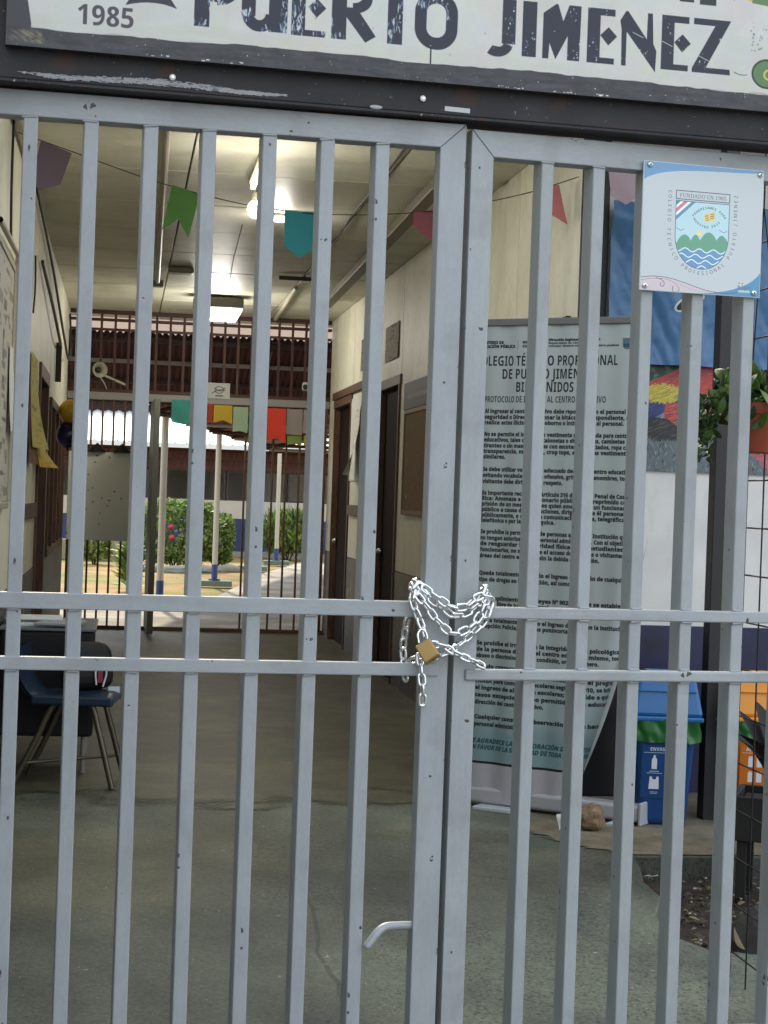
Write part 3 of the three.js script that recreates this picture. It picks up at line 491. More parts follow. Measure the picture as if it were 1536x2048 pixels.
// ------------------------------------------------------------ chain and padlock
function linkGeo(L = 0.038, W = 0.0245, r = 0.0041) { // stadium loop, long axis x
  const a = (L - W) / 2, rr0 = W / 2 - r, pts = [];
  for (let i = 0; i <= 8; i++) { const t = -Math.PI / 2 + Math.PI * i / 8; pts.push(V(a + rr0 * Math.cos(t), rr0 * Math.sin(t), 0)); }
  for (let i = 0; i <= 8; i++) { const t = Math.PI / 2 + Math.PI * i / 8; pts.push(V(-a + rr0 * Math.cos(t), rr0 * Math.sin(t), 0)); }
  return new THREE.TubeGeometry(new THREE.CatmullRomCurve3(pts, true, 'centripetal'), 44, r, 10, true);
}
{
  const t = 4 * D2R, o = thing('security_chain', 'shiny galvanised chain wrapped in loops around both gate stiles', 'chain', [MX, 0, MZ], t);
  const lg = linkGeo(), P = 0.0254;
  function strand(pts, roll = 0) {
    const cv = new THREE.CatmullRomCurve3(pts.map((p) => V(...p)), false, 'centripetal'), n = Math.max(2, Math.round(cv.getLength() / P));
    for (let i = 0; i < n; i++) {
      const u = (i + 0.5) / n, p = cv.getPointAt(u), d = cv.getTangentAt(u).normalize();
      let b = V(0, 0, 1); if (Math.abs(d.z) > 0.8) b = V(1, 0, 0); const y = b.clone().cross(d).normalize(), z = d.clone().cross(y).normalize();
      const m = new THREE.Matrix4().makeBasis(d, y, z), l = part(o, 'link', lg, galv, [p.x, p.y, p.z]);
      l.quaternion.setFromRotationMatrix(m); l.rotateX((i % 2 ? 0.95 : -0.55) + roll + rr(-0.25, 0.25));
    }
  }
  strand([[-0.086, 1.292, -0.045], [-0.082, 1.290, 0.005], [-0.060, 1.258, 0.022], [-0.022, 1.232, 0.022], [0.010, 1.213, 0.022], [0.043, 1.221, 0.022], [0.075, 1.247, 0.02], [0.094, 1.276, 0.008], [0.102, 1.283, -0.045]]);
  strand([[-0.098, 1.285, -0.02], [-0.092, 1.266, 0.022], [-0.062, 1.230, 0.03], [-0.035, 1.198, 0.03], [0.005, 1.168, 0.03], [0.038, 1.177, 0.03], [0.068, 1.205, 0.03], [0.09, 1.25, 0.024], [0.1, 1.272, -0.01]], 0.4);
  strand([[-0.078, 1.288, 0.012], [-0.102, 1.262, 0.026], [-0.094, 1.226, 0.028], [-0.078, 1.19, 0.03], [-0.066, 1.156, 0.034]], 0.2);
  strand([[-0.058, 1.14, 0.04], [-0.02, 1.136, 0.034], [0.014, 1.118, 0.03], [0.058, 1.1, 0.026], [0.094, 1.085, 0.014]], 0.1);
  strand([[0.108, 1.256, 0.014], [0.092, 1.206, 0.022], [0.06, 1.17, 0.022], [0.024, 1.138, 0.022], [-0.016, 1.112, 0.022], [-0.055, 1.106, 0.018], [-0.096, 1.092, 0.0]], 0.3);
  strand([[-0.078, 1.112, 0.02], [-0.073, 1.07, 0.024], [-0.068, 1.03, 0.026], [-0.066, 0.985, 0.024]], 0.5);
  strand([[-0.075, 1.283, 0.02], [-0.045, 1.262, 0.032], [-0.005, 1.238, 0.034], [0.03, 1.235, 0.034], [0.07, 1.262, 0.03], [0.1, 1.262, 0.02], [0.11, 1.235, 0.01]], 0.6);
  strand([[-0.1, 1.2, -0.03], [-0.104, 1.12, -0.045], [-0.098, 1.04, -0.03]], 0.1);
  const k = thing('padlock', 'brass padlock hanging from the chain on the gate', 'padlock', [MX + Math.cos(t) * -0.072 + Math.sin(t) * 0.05, 1.098, MZ - Math.sin(t) * -0.072 + Math.cos(t) * 0.05], t);
  const brass = mat(0xa88a58, 0.42, { metalness: 0.7 });
  const body = part(k, 'body', new RoundedBoxGeometry(0.044, 0.054, 0.021, 3, 0.004), brass, [0.006, 0.026, 0.014], [-0.5, -0.5, 0.42]);
  part(body, 'keyhole', new THREE.CylinderGeometry(0.004, 0.004, 0.001, 12), mat(0x6b4a22, 0.5), [0.002, -0.0272, 0]);
  part(k, 'shackle', tube([[-0.016, 0.046, 0.006], [-0.017, 0.068, -0.004], [-0.008, 0.079, -0.008], [0.004, 0.072, -0.008], [0.008, 0.046, 0.002]], 0.003, 30, 10), galv);
}

// ------------------------------------------------------------ roll-up banner with the entry rules
{
  const t = -38 * D2R, U0 = -0.965, U1 = -0.065, TOP = 2.375, W = U1 - U0, H = 2.345;
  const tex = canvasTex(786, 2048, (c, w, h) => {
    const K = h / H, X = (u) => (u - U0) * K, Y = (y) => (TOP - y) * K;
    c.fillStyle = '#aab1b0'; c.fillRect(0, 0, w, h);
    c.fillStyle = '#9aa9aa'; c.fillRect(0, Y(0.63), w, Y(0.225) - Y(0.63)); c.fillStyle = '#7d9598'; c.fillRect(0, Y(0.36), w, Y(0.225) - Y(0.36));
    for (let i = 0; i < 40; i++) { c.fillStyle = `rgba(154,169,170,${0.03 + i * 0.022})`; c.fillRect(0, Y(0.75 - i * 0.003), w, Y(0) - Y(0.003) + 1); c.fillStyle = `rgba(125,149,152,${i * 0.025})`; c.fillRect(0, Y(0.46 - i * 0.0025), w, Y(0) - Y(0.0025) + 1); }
    c.fillStyle = '#16191b'; c.fillRect(0, Y(0.227), w, 0.012 * K);
    c.fillStyle = '#aaa6ac'; c.fillRect(0, Y(0.215), w, h);
    const line = (s, y, a, b, size, col = '#1b1f22', st = 'bold', just = true) => { c.font = `${st} ${size * K}px sans-serif`; c.fillStyle = col; c.textBaseline = 'middle'; const m = c.measureText(s).width; c.save(); c.translate(X(a), Y(y)); if (just) c.scale((b - a) * K / m, 1); c.fillText(s, 0, 0); if (size < 0.035) { c.strokeStyle = col; c.lineWidth = 1.9; c.strokeText(s, 0, 0); } c.restore(); };
    line('MINISTERIO DE', 2.291, -0.9, -0.765, 0.018); line('EDUCACIÓN PÚBLICA', 2.272, -0.9, -0.7, 0.018);
    c.fillStyle = '#55605f'; c.fillRect(X(-0.685), Y(2.3), 2, 0.045 * K); line('GOBIERNO DE', 2.291, -0.66, -0.56, 0.016); line('COSTA RICA', 2.272, -0.66, -0.545, 0.016);
    c.strokeStyle = '#55605f'; c.lineWidth = 2; c.beginPath(); c.moveTo(X(-0.545), Y(2.258)); c.lineTo(X(-0.53), Y(2.305)); c.stroke();
    line('Dirección Regional de Educación', 2.301, -0.52, -0.25, 0.015); line('Supervisión de Circuito', 2.286, -0.52, -0.33, 0.012, '#4c5557', ''); line('COLEGIO TÉCNICO PROFESIONAL PUERTO JIMÉNEZ', 2.271, -0.52, -0.155, 0.011, '#4c5557');
    c.fillStyle = '#4d6c78'; c.beginPath(); c.moveTo(X(-0.135), Y(2.305)); c.lineTo(X(-0.09), Y(2.305)); c.lineTo(X(-0.09), Y(2.275)); c.quadraticCurveTo(X(-0.09), Y(2.253), X(-0.1125), Y(2.25)); c.quadraticCurveTo(X(-0.135), Y(2.253), X(-0.135), Y(2.275)); c.fill(); c.fillStyle = '#2d4450'; c.fillRect(X(-0.13), Y(2.278), 0.035 * K, 0.016 * K);
    line('COLEGIO TÉCNICO PROFESIONAL', 2.2, -0.91, -0.157, 0.068, '#141719', '600'); line('DE PUERTO JIMÉNEZ', 2.136, -0.77, -0.295, 0.068, '#141719', '600'); line('BIENVENIDOS', 2.072, -0.69, -0.38, 0.068, '#141719', '600');
    line('PROTOCOLO DE INGRESO AL CENTRO EDUCATIVO', 2.011, -0.858, -0.211, 0.042, '#22272a', '600');
    const para = (y, y2, ls) => ls.forEach((s, i) => { const last = i === ls.length - 1, yy = ls.length > 1 ? y + (y2 - y) * i / (ls.length - 1) : y; c.font = `bold ${0.0275 * K}px sans-serif`; const m = c.measureText(s).width * 0.9 / K; line(s, yy, -0.852, last ? Math.min(-0.075, -0.852 + m) : -0.072, 0.0275, '#14181a'); });
    para(1.954, 1.897, ['Al ingresar al centro educativo debe reportarse con el personal de', 'seguridad o Dirección y llenar la bitácora correspondiente, no', 'realice actos ilícitos como soborno o intimidación al personal.']);
    para(1.84, 1.729, ['No se permite el ingreso con vestimenta no adecuada para centros', 'educativos, tales como pantalonetas o shorts, licras, camisetas de', 'tirantes o sin mangas, blusas con escotes pronunciados, ropa con', 'transparencia, minifaldas, crop tops, entre otras vestimentas', 'similares.']);
    para(1.667, 1.608, ['Se debe utilizar vocabulario adecuado dentro del centro educativo', 'evitando vocabulario soez u ofensivo, gritos o sobrenombres, todo', 'visitante debe dirigirse con respeto.']);
    para(1.551, 1.415, ['Es importante recordar el Artículo 316 del Código Penal de Costa', 'Rica: Amenaza a un funcionario público: será reprimido con', 'prisión de un mes a dos años quien amenazare a un funcionario', 'público a causa de sus funciones, dirigiéndose a él personal o', 'públicamente, o mediante comunicación escrita, telegráfica o', 'telefónica o por la vía jerárquica.']);
    para(1.359, 1.242, ['Se prohíbe la permanencia de personas ajenas a la Institución que', 'no tengan autorización del personal administrativo. Con el objetivo', 'de resguardar la integridad física de los estudiantes y', 'funcionarios, no se permite el acceso de personas o visitantes a', 'áreas del centro educativo sin la debida autorización.']);
    para(1.156, 1.124, ['Queda totalmente prohibido el ingreso o portación de cualquier', 'tipo de drogas en la institución, así como licor.']);
    para(1.032, 1.003, ['En cumplimiento de las leyes N° 9028 y la que se establece', 'espacio libre de humo y aerosol.']);
    para(0.923, 0.894, ['Queda totalmente prohibido el ingreso de armas en la institución', 'excepción: Policía, ni objetos punzocortantes.']);
    para(0.81, 0.748, ['Se prohíbe el irrespeto a la integridad física, psicológica o', 'de la persona dentro del centro educativo mismo, todo', 'abuso o discriminación por condición, origen o género.']);
    para(0.694, 0.518, ['Siendo consecuentes con el decreto y lo dispuesto sobre', 'alimentación en los centros educativos y el programa', 'PANEA para comedores escolares según N° 36910, se informa', 'el ingreso de alimentos escolares; se les pide a quienes', 'casos excepcionales no permitidos a los educadores', 'dirección del centro educativo.']);
    para(0.444, 0.409, ['Cualquier consulta u observación se debe hacer con el', 'personal administrativo.']);
    line('SE AGRADECE LA COLABORACIÓN DE RESPETAR', 0.327, -0.875, -0.2, 0.03, '#1f4a50', 'italic bold'); line('EN FAVOR DE LA SEGURIDAD DE TODA LA COMUNIDAD', 0.295, -0.875, -0.16, 0.03, '#1f4a50', 'italic bold');
  });
  const o = thing('rollup_banner', 'tall white roll-up banner printed with entry rules, lower corner curling', 'banner', [2.43, 0, -8.21], t);
  const nu = 70, nv = 90, g = new THREE.PlaneGeometry(W, H, nu, nv), p = g.attributes.position;
  for (let i = 0; i < p.count; i++) {
    const s = (p.getX(i) + W / 2) / W, v = (H / 2 - p.getY(i)) / H; let u = U0 + s * W, y = TOP - v * H, z = 0.006 * Math.sin(s * 17 + v * 1.2) * (0.3 + v) + 0.004 * Math.sin(s * 41 + 1);
    const fold = U1 - 0.005 - 0.03 * sstep(0.42, 0.5, v) - 0.37 * Math.pow(clamp((v - 0.46) / 0.54), 1.35), rad = 0.05 + 0.05 * v;
    if (u > fold) { const a = Math.min((u - fold) / rad, 2.5), ext = (u - fold) - a * rad; u = fold + rad * Math.sin(a) + ext * Math.cos(a); z -= rad * (1 - Math.cos(a)) + ext * Math.sin(a); }
    p.setXYZ(i, u, y, z);
  }
  g.computeVertexNormals();
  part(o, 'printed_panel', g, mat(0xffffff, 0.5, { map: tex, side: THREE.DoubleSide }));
  { // white reverse of the sheet showing along the curled edge
    const ps = [], ix = [], N = 40; for (let k = 0; k <= N; k++) { const v = 0.4 + 0.57 * k / N, f = U1 - 0.005 - 0.03 * sstep(0.42, 0.5, v) - 0.37 * Math.pow(clamp((v - 0.46) / 0.54), 1.35), rad = 0.05 + 0.05 * v, w = 0.026 * Math.sin(Math.PI * Math.pow(k / N, 1.4)) + 0.001, y = TOP - v * H; ps.push(f + rad - 0.003, y, -rad, f + rad + w, y, -rad + 0.012); if (k < N) { const a = k * 2; ix.push(a, a + 2, a + 1, a + 1, a + 2, a + 3); } }
    const eg = new THREE.BufferGeometry(); eg.setAttribute('position', new THREE.Float32BufferAttribute(ps, 3)); eg.setIndex(ix); eg.computeVertexNormals(); part(o, 'turned_edge', eg, mat(0xdedfde, 0.5, { side: THREE.DoubleSide }));
  }
  part(o, 'top_rail', box(U0 - 0.005, U1 + 0.005, TOP - 0.002, TOP + 0.032, -0.012, 0.012, 0.005), mat(0x6a6a68, 0.5));
  part(o, 'base_cassette', box(U0 - 0.01, 0.03, 0.018, 0.1, -0.1, 0.006, 0.02), mat(0xa9a7ab, 0.35));
  part(o, 'end_cap', box(0.03, 0.046, 0.005, 0.115, -0.105, 0.012, 0.008), mat(0xa5aab0, 0.4));
  part(o, 'foot', box(-0.8, -0.6, 0.0, 0.018, -0.08, 0.09, 0.004), mat(0xb9bcc0, 0.35));
  part(o, 'support_pole', cyl([-0.5, 0.05, -0.06], [-0.5, TOP, -0.02], 0.009), greySteel);
  part(o, 'foot', box(-0.1, -0.02, 0.0, 0.018, -0.08, 0.09, 0.004), mat(0xb9bcc0, 0.35));
}
function rock(seed, s, det = 3) { const g = new THREE.IcosahedronGeometry(1, det), p = g.attributes.position; for (let i = 0; i < p.count; i++) { const v = V(p.getX(i), p.getY(i), p.getZ(i)), k = 0.8 + 0.4 * vn(v.x * 1.6 + 9, v.y * 1.6 + v.z * 1.3 + 9, 99, seed) + 0.08 * vn(v.x * 6 + 20, v.y * 6 + v.z * 5 + 20, 99, seed + 1); p.setXYZ(i, v.x * k * s[0], v.y * k * s[1], v.z * k * s[2]); } g.computeVertexNormals(); return uvBox(g); }
const stoneTex = dataTex(256, 256, (u, v) => { const n = fbm(u, v, 8, 5, 161), k = 0.6 + n * 0.8; return [128 * k, 106 * k, 82 * k]; });
const stoneMat = mat(0xffffff, 0.8, { map: stoneTex }); stoneTex.repeat.set(6, 6);
solo('stone', rock(3, [0.07, 0.062, 0.06]), stoneMat, 'brown stone holding down the foot of the rules banner', 'stone', [2.2, 0.058, -8.1], [0.2, 0.4, -0.5]);
{
  const g = new THREE.PlaneGeometry(0.03, 0.075, 4, 8), p = g.attributes.position; for (let i = 0; i < p.count; i++) p.setZ(i, 0.01 * Math.sin(p.getY(i) * 60)); g.computeVertexNormals();
  solo('paper_scrap', g, mat(0xe9e8e4, 0.7, { side: THREE.DoubleSide }), 'white paper scrap caught under the banner foot beside the stone', 'paper', [2.055, 0.04, -8.09], [-0.2, -0.4, 0.15]);
}
// ------------------------------------------------------------ waste bins
function taper(g, y0, y1, k0x, k1x, k0z = k0x, k1z = k1x) { const p = g.attributes.position; for (let i = 0; i < p.count; i++) { const t = clamp((p.getY(i) - y0) / (y1 - y0)); p.setX(i, p.getX(i) * (k0x + (k1x - k0x) * t)); p.setZ(i, p.getZ(i) * (k0z + (k1z - k0z) * t)); } g.computeVertexNormals(); return g; }
function bin(label, pos, turn, bodyCol, lidCol, word, icon) {
  const o = thing('waste_bin', label, 'bin', pos, turn, 'recycling bins against the navy wall');
  const m = mat(bodyCol, 0.38), lm = mat(lidCol, 0.35);
  part(o, 'body', taper(box(-0.15, 0.15, 0.004, 0.56, -0.14, 0.14, 0.03), 0, 0.56, 0.72, 1.0), m);
  const lid = taper(box(-0.165, 0.165, 0.52, 0.72, -0.15, 0.15, 0.02), 0.575, 0.72, 1.0, 0.78, 1.0, 0.72);
  const L = part(o, 'lid', lid, lm); part(L, 'rim', taper(box(-0.17, 0.17, 0.5, 0.524, -0.155, 0.155, 0.008), 0, 1, 1, 1), lm);
  part(L, 'ridge', box(-0.135, 0.135, 0.638, 0.646, 0.128, 0.136, 0.003), lm); part(L, 'flap', box(-0.09, 0.09, 0.718, 0.728, -0.09, 0.07, 0.005), lm);
  // bag hanging out below the rim
  const n = 120, pos3 = [], idx = []; const q = rng(word.length + 5);
  for (let r = 0; r < 7; r++) for (let i = 0; i <= n; i++) {
    const a = i / n * Math.PI * 2, cx = Math.cos(a), sz = Math.sin(a), e = Math.pow(Math.pow(Math.abs(cx), 8) + Math.pow(Math.abs(sz), 8), -1 / 8), len = 0.03 + 0.09 * vn(i / n * 6, 3, 6, 7 + word.length), y = 0.515 - len * r / 6;
    const k = 0.72 + 0.28 * y / 0.56, w = 0.013 + 0.006 * Math.sin(a * 19 + Math.sin(a * 5) * 2 + r * 0.5) * (0.4 + r / 10) + 0.012 * vn(i / n * 46 + r * 0.35, r * 0.9, 46, 4) * (0.3 + r / 6); pos3.push(cx * e * (0.15 * k + w), y, sz * e * (0.14 * k + w));
  }
  for (let r = 0; r < 6; r++) for (let i = 0; i < n; i++) { const a = r * (n + 1) + i; idx.push(a, a + 1, a + n + 1, a + 1, a + n + 2, a + n + 1); }
  const bg = new THREE.BufferGeometry(); bg.setAttribute('position', new THREE.Float32BufferAttribute(pos3, 3)); bg.setIndex(idx); bg.computeVertexNormals();
  part(o, 'bin_liner', bg, new THREE.MeshPhysicalMaterial({ color: 0x276f32, roughness: 0.3, side: THREE.DoubleSide, transmission: 0.3, thickness: 0 }));
  const tex = canvasTex(256, 384, (c, w, h) => { c.fillStyle = bodyCol; c.fillRect(0, 0, w, h); c.fillStyle = c.strokeStyle = '#d8dee4'; c.textAlign = 'center'; c.font = 'bold 34px sans-serif'; c.fillText(word, w / 2, 44); c.lineWidth = 3; c.beginPath(); c.moveTo(14, 58); c.lineTo(242, 58); c.stroke(); icon(c); });
  const fp = part(o, 'printed_label', new THREE.PlaneGeometry(0.17, 0.255), mat(0xffffff, 0.4, { map: tex }), [-0.028, 0.262, 0.1237], [0.0695, 0, 0]);
  return o;
}
bin('blue waste bin with green liner behind the gate', [2.6, 0, -8.33], -0.16, '#104078', '#23629c', 'ENVASES', (c) => {
  c.beginPath(); c.moveTo(84, 76); c.lineTo(98, 76); c.lineTo(99, 92); c.quadraticCurveTo(112, 104, 110, 122); c.lineTo(110, 176); c.lineTo(72, 176); c.lineTo(72, 122); c.quadraticCurveTo(70, 104, 83, 92); c.fill();
  c.fillRect(40, 204, 110, 3); c.fillRect(58, 190, 66, 4);
  c.beginPath(); c.moveTo(62, 230); c.lineTo(78, 230); c.lineTo(82, 250); c.lineTo(106, 250); c.lineTo(110, 230); c.lineTo(126, 230); c.lineTo(130, 320); c.lineTo(56, 320); c.fill(); c.fillRect(66, 340, 56, 3); c.fillRect(70, 350, 48, 3);
});
bin('orange waste bin with green liner beside the black post', [3.1, 0, -8.36], -0.2, '#c46a18', '#dd8f24', 'ALUMINIO', (c) => {
  for (const [x, y] of [[60, 90], [120, 90], [60, 200], [120, 200]]) { c.fillRect(x, y, 38, 70); c.fillRect(x + 4, y - 8, 30, 6); }
});
solo('black_panel', box(-0.2, 0.2, 0, 0.6, -0.012, 0.012, 0.004), mat(0x0c0c10, 0.3), 'glossy black panel leaning on the navy wall behind the banner', 'panel', [2.52, 0.006, -9.05], [-0.1, 0, 0]);
// ------------------------------------------------------------ tarp and printed macaw poster on the facade
{
  const tex = canvasTex(1024, 640, (c, w, h) => {
    const q = rng(33); c.fillStyle = '#4b749e'; c.fillRect(0, 0, w, h);
    for (let i = 0; i < 700; i++) { c.fillStyle = `rgba(${q() < 0.5 ? '44,76,124' : '110,152,198'},${q() * 0.1})`; c.beginPath(); c.ellipse(q() * w, q() * h, 10 + q() * 60, 3 + q() * 16, 1.2 + q() * 0.6, 0, 7); c.fill(); }
    c.lineWidth = 14; const sh = (x, y, rx, ry, a) => { c.save(); c.translate(x, y); c.rotate(a); c.strokeStyle = '#c9ced2'; c.fillStyle = '#17181c'; c.beginPath(); c.ellipse(0, 0, rx, ry, 0, 0, 7); c.stroke(); c.fill(); c.restore(); };
    sh(225, 395, 34, 15, -0.8); sh(262, 365, 16, 12, -0.3); sh(610, 250, 38, 20, -0.6); sh(655, 230, 16, 14, 0.2);
  });
  const W = 1.85, H = 0.84, g = new THREE.PlaneGeometry(W, H, 180, 84), p = g.attributes.position;
  for (let i = 0; i < p.count; i++) { const x = p.getX(i) / W + 0.5, y = p.getY(i) / H + 0.5; p.setZ(i, 0.08 * fbm(x * 1.2 + y * 0.25, y * 0.18, 10, 4, 171) + 0.022 * Math.pow(Math.abs(Math.sin((x * 4.2 + y * 1.6 + 0.2 * Math.sin(y * 7)) * 3.1)), 3) * (0.4 + y) + (fbm(x, y * 0.35, 26, 4, 172) - 0.5) * 0.02); }
  g.computeVertexNormals(); solo('blue_tarp', g, mat(0xffffff, 0.42, { map: tex, side: THREE.DoubleSide }), 'wrinkled blue tarpaulin hung on the wall above the macaw poster', 'tarpaulin', [2.47 + W / 2, 2.675, FZ + 0.045]);
  const tex2 = canvasTex(1024, 420, (c, w, h) => {
    const q = rng(44), X = (x) => (x - 2.5) / 1.75 * w, Y = (y) => (2.3 - y) / 0.6 * h * 0.98; c.fillStyle = '#2f4a38'; c.fillRect(0, 0, w, h);
    for (let i = 0; i < 900; i++) { c.fillStyle = ['#3c6048', '#27402f', '#567a5a', '#1e2d24'][Math.floor(q() * 4)]; c.beginPath(); c.ellipse(q() * w, q() * h * 0.55, 5 + q() * 18, 4 + q() * 10, q() * 3, 0, 7); c.fill(); }
    c.fillStyle = '#5f6c72'; c.beginPath(); c.moveTo(0, Y(1.92)); c.lineTo(X(2.85), Y(1.96)); c.lineTo(X(3.2), Y(1.88)); c.lineTo(w, Y(1.95)); c.lineTo(w, h); c.lineTo(0, h); c.fill();
    for (let i = 0; i < 1700; i++) { c.strokeStyle = ['#39424a', '#8d9ba2', '#4c575e', '#222a30'][Math.floor(q() * 4)]; c.lineWidth = 0.8 + q() * 2; const x = q() * w, y = Y(1.94) + q() * h * 0.5; c.beginPath(); c.moveTo(x, y); c.quadraticCurveTo(x + 6 * (q() - 0.5), y + 6, x + 12 * (q() - 0.5), y + 6 + q() * 14); c.stroke(); }
    const F = (col, pts) => { c.fillStyle = col; c.beginPath(); pts.forEach((p, i) => (i ? c.lineTo : c.moveTo).call(c, X(p[0]), Y(p[1]))); c.closePath(); c.fill(); c.save(); c.clip(); const xs = pts.map((p) => X(p[0])), ys = pts.map((p) => Y(p[1])), x0 = Math.min(...xs), x1 = Math.max(...xs), y0 = Math.min(...ys), y1 = Math.max(...ys);
      for (let i = 0; i < 260; i++) { c.strokeStyle = q() < 0.5 ? `rgba(0,0,0,${q() * 0.28})` : `rgba(255,240,220,${q() * 0.22})`; c.lineWidth = 1 + q() * 2.5; const x = x0 + q() * (x1 - x0), y = y0 + q() * (y1 - y0); c.beginPath(); c.moveTo(x, y); c.quadraticCurveTo(x - 5, y + 5, x - 13 - q() * 8, y + 6 + q() * 6); c.stroke(); }
      c.restore(); for (let i = 0; i < pts.length; i++) { const a = pts[i], b = pts[(i + 1) % pts.length]; for (let k = 0; k < 14; k++) { const t = q(); c.strokeStyle = col; c.lineWidth = 2 + q() * 3; const x = X(a[0] + (b[0] - a[0]) * t), y = Y(a[1] + (b[1] - a[1]) * t); c.beginPath(); c.moveTo(x, y); c.lineTo(x - 5 + q() * 4, y + 3 + q() * 6); c.stroke(); } } };
    const bird = (dx) => {
      const D = (a) => a.map((p) => [p[0] + dx, p[1]]);
      F('#20306e', D([[2.66, 2.1], [2.86, 2.07], [2.9, 2.0], [2.78, 1.95], [2.66, 1.87]])); F('#7d93c4', D([[2.72, 1.95], [2.84, 2.02], [2.76, 1.92]]));
      F('#c3b23c', D([[2.67, 2.12], [2.76, 2.17], [2.9, 2.16], [2.92, 2.1], [2.84, 2.06], [2.74, 2.06]])); F('#b93a38', D([[2.7, 2.15], [2.82, 2.21], [2.96, 2.29], [3.1, 2.28], [3.14, 2.16], [3.05, 2.06], [2.92, 2.15], [2.78, 2.165]]));
      F('#b93a38', D([[2.82, 2.05], [2.92, 2.07], [2.9, 1.98], [2.86, 1.93], [2.81, 1.97]])); F('#1a1c20', D([[2.74, 1.98], [2.83, 1.97], [2.9, 1.92], [2.88, 1.86], [2.76, 1.86], [2.7, 1.9]]));
      F('#b93a38', D([[3.02, 2.1], [3.17, 2.07], [3.2, 1.98], [3.06, 1.99]])); F('#d9d6cf', D([[3.09, 2.21], [3.14, 2.2], [3.15, 2.15], [3.1, 2.16]])); F('#1a1c20', D([[3.14, 2.2], [3.22, 2.15], [3.2, 2.08], [3.15, 2.12]]));
      for (let i = 0; i < 240; i++) { c.strokeStyle = 'rgba(30,20,20,0.25)'; c.lineWidth = 1; const x = X(2.68 + dx + q() * 0.42), y = Y(1.98 + q() * 0.28); c.beginPath(); c.moveTo(x, y); c.lineTo(x - 6, y + 5); c.stroke(); }
    };
    bird(0); c.save(); c.translate(X(3.62), 0); c.scale(-1, 1); c.translate(-X(2.95), 0); bird(0.0); c.restore();
    F('#b65a66', [[3.3, 1.9], [3.42, 1.82], [3.52, 1.74], [3.4, 1.71], [3.3, 1.8]]); F('#3c4f8d', [[3.28, 1.97], [3.42, 1.9], [3.56, 1.8], [3.5, 1.92], [3.36, 1.99]]);
  });
  const o = solo('macaw_poster', box(0, 1.75, 0, 0.6, 0, 0.008, 0.002), mat(0x8c9094, 0.6), 'wide printed poster of a scarlet macaw on the white wall', 'poster', [2.5, 1.7, FZ + 0.006]);
  part(o, 'print', new THREE.PlaneGeometry(1.75, 0.6), mat(0xffffff, 0.35, { map: tex2 }), [0.875, 0.3, 0.0085]);
}
// ------------------------------------------------------------ black post, mesh fence, pots, planter
solo('roof_post', box(-0.036, 0.036, 0, 3.5, -0.036, 0.036, 0.004), mat(0x17171a, 0.45), 'black square steel post between the blue and orange bins', 'post', [2.862, 0, -8.42], [0, 0.1, 0]);
{
  const o = thing('mesh_fence', 'black welded wire mesh panel beside the right gate leaf', 'fence', [1.99, 0, 0]);
  const vg = new THREE.CylinderGeometry(0.0028, 0.0028, 2.5, 8), hg = new THREE.CylinderGeometry(0.0028, 0.0028, 0.92, 8).rotateX(Math.PI / 2);
  for (let i = 0; i < 7; i++) part(o, 'wire', vg, steelWire, [0, 1.13, -4.82 - i * 0.15]);
  part(o, 'edge_rod', new THREE.CylinderGeometry(0.005, 0.005, 2.5, 8), steelWire, [0, 1.13, -5.735]);
  for (let i = 0; i < 17; i++) part(o, 'wire', hg, steelWire, [0.0045, -0.07 + i * 0.152, -5.275]);
}
const leafM = [mat(0x34511f, 0.45), mat(0x4a6c28, 0.4), mat(0x26391a, 0.5), mat(0x6f8a44, 0.4)];
function paddle(L, W, curl = 0.3) { // leaf blade with thickness, base at origin, along +y
  const g = new THREE.SphereGeometry(1, 10, 12), p = g.attributes.position;
  for (let i = 0; i < p.count; i++) { const t = (p.getY(i) + 1) / 2, w = Math.pow(Math.sin(Math.PI * clamp(0.08 + t * 0.9)), 0.8); const x = p.getX(i) * W * 0.5 * (0.35 + 0.75 * w); p.setXYZ(i, x, t * L, p.getZ(i) * 0.0022 + curl * L * t * t * 0.5 - Math.abs(x) * 0.25); }
  g.computeVertexNormals(); return g;
}
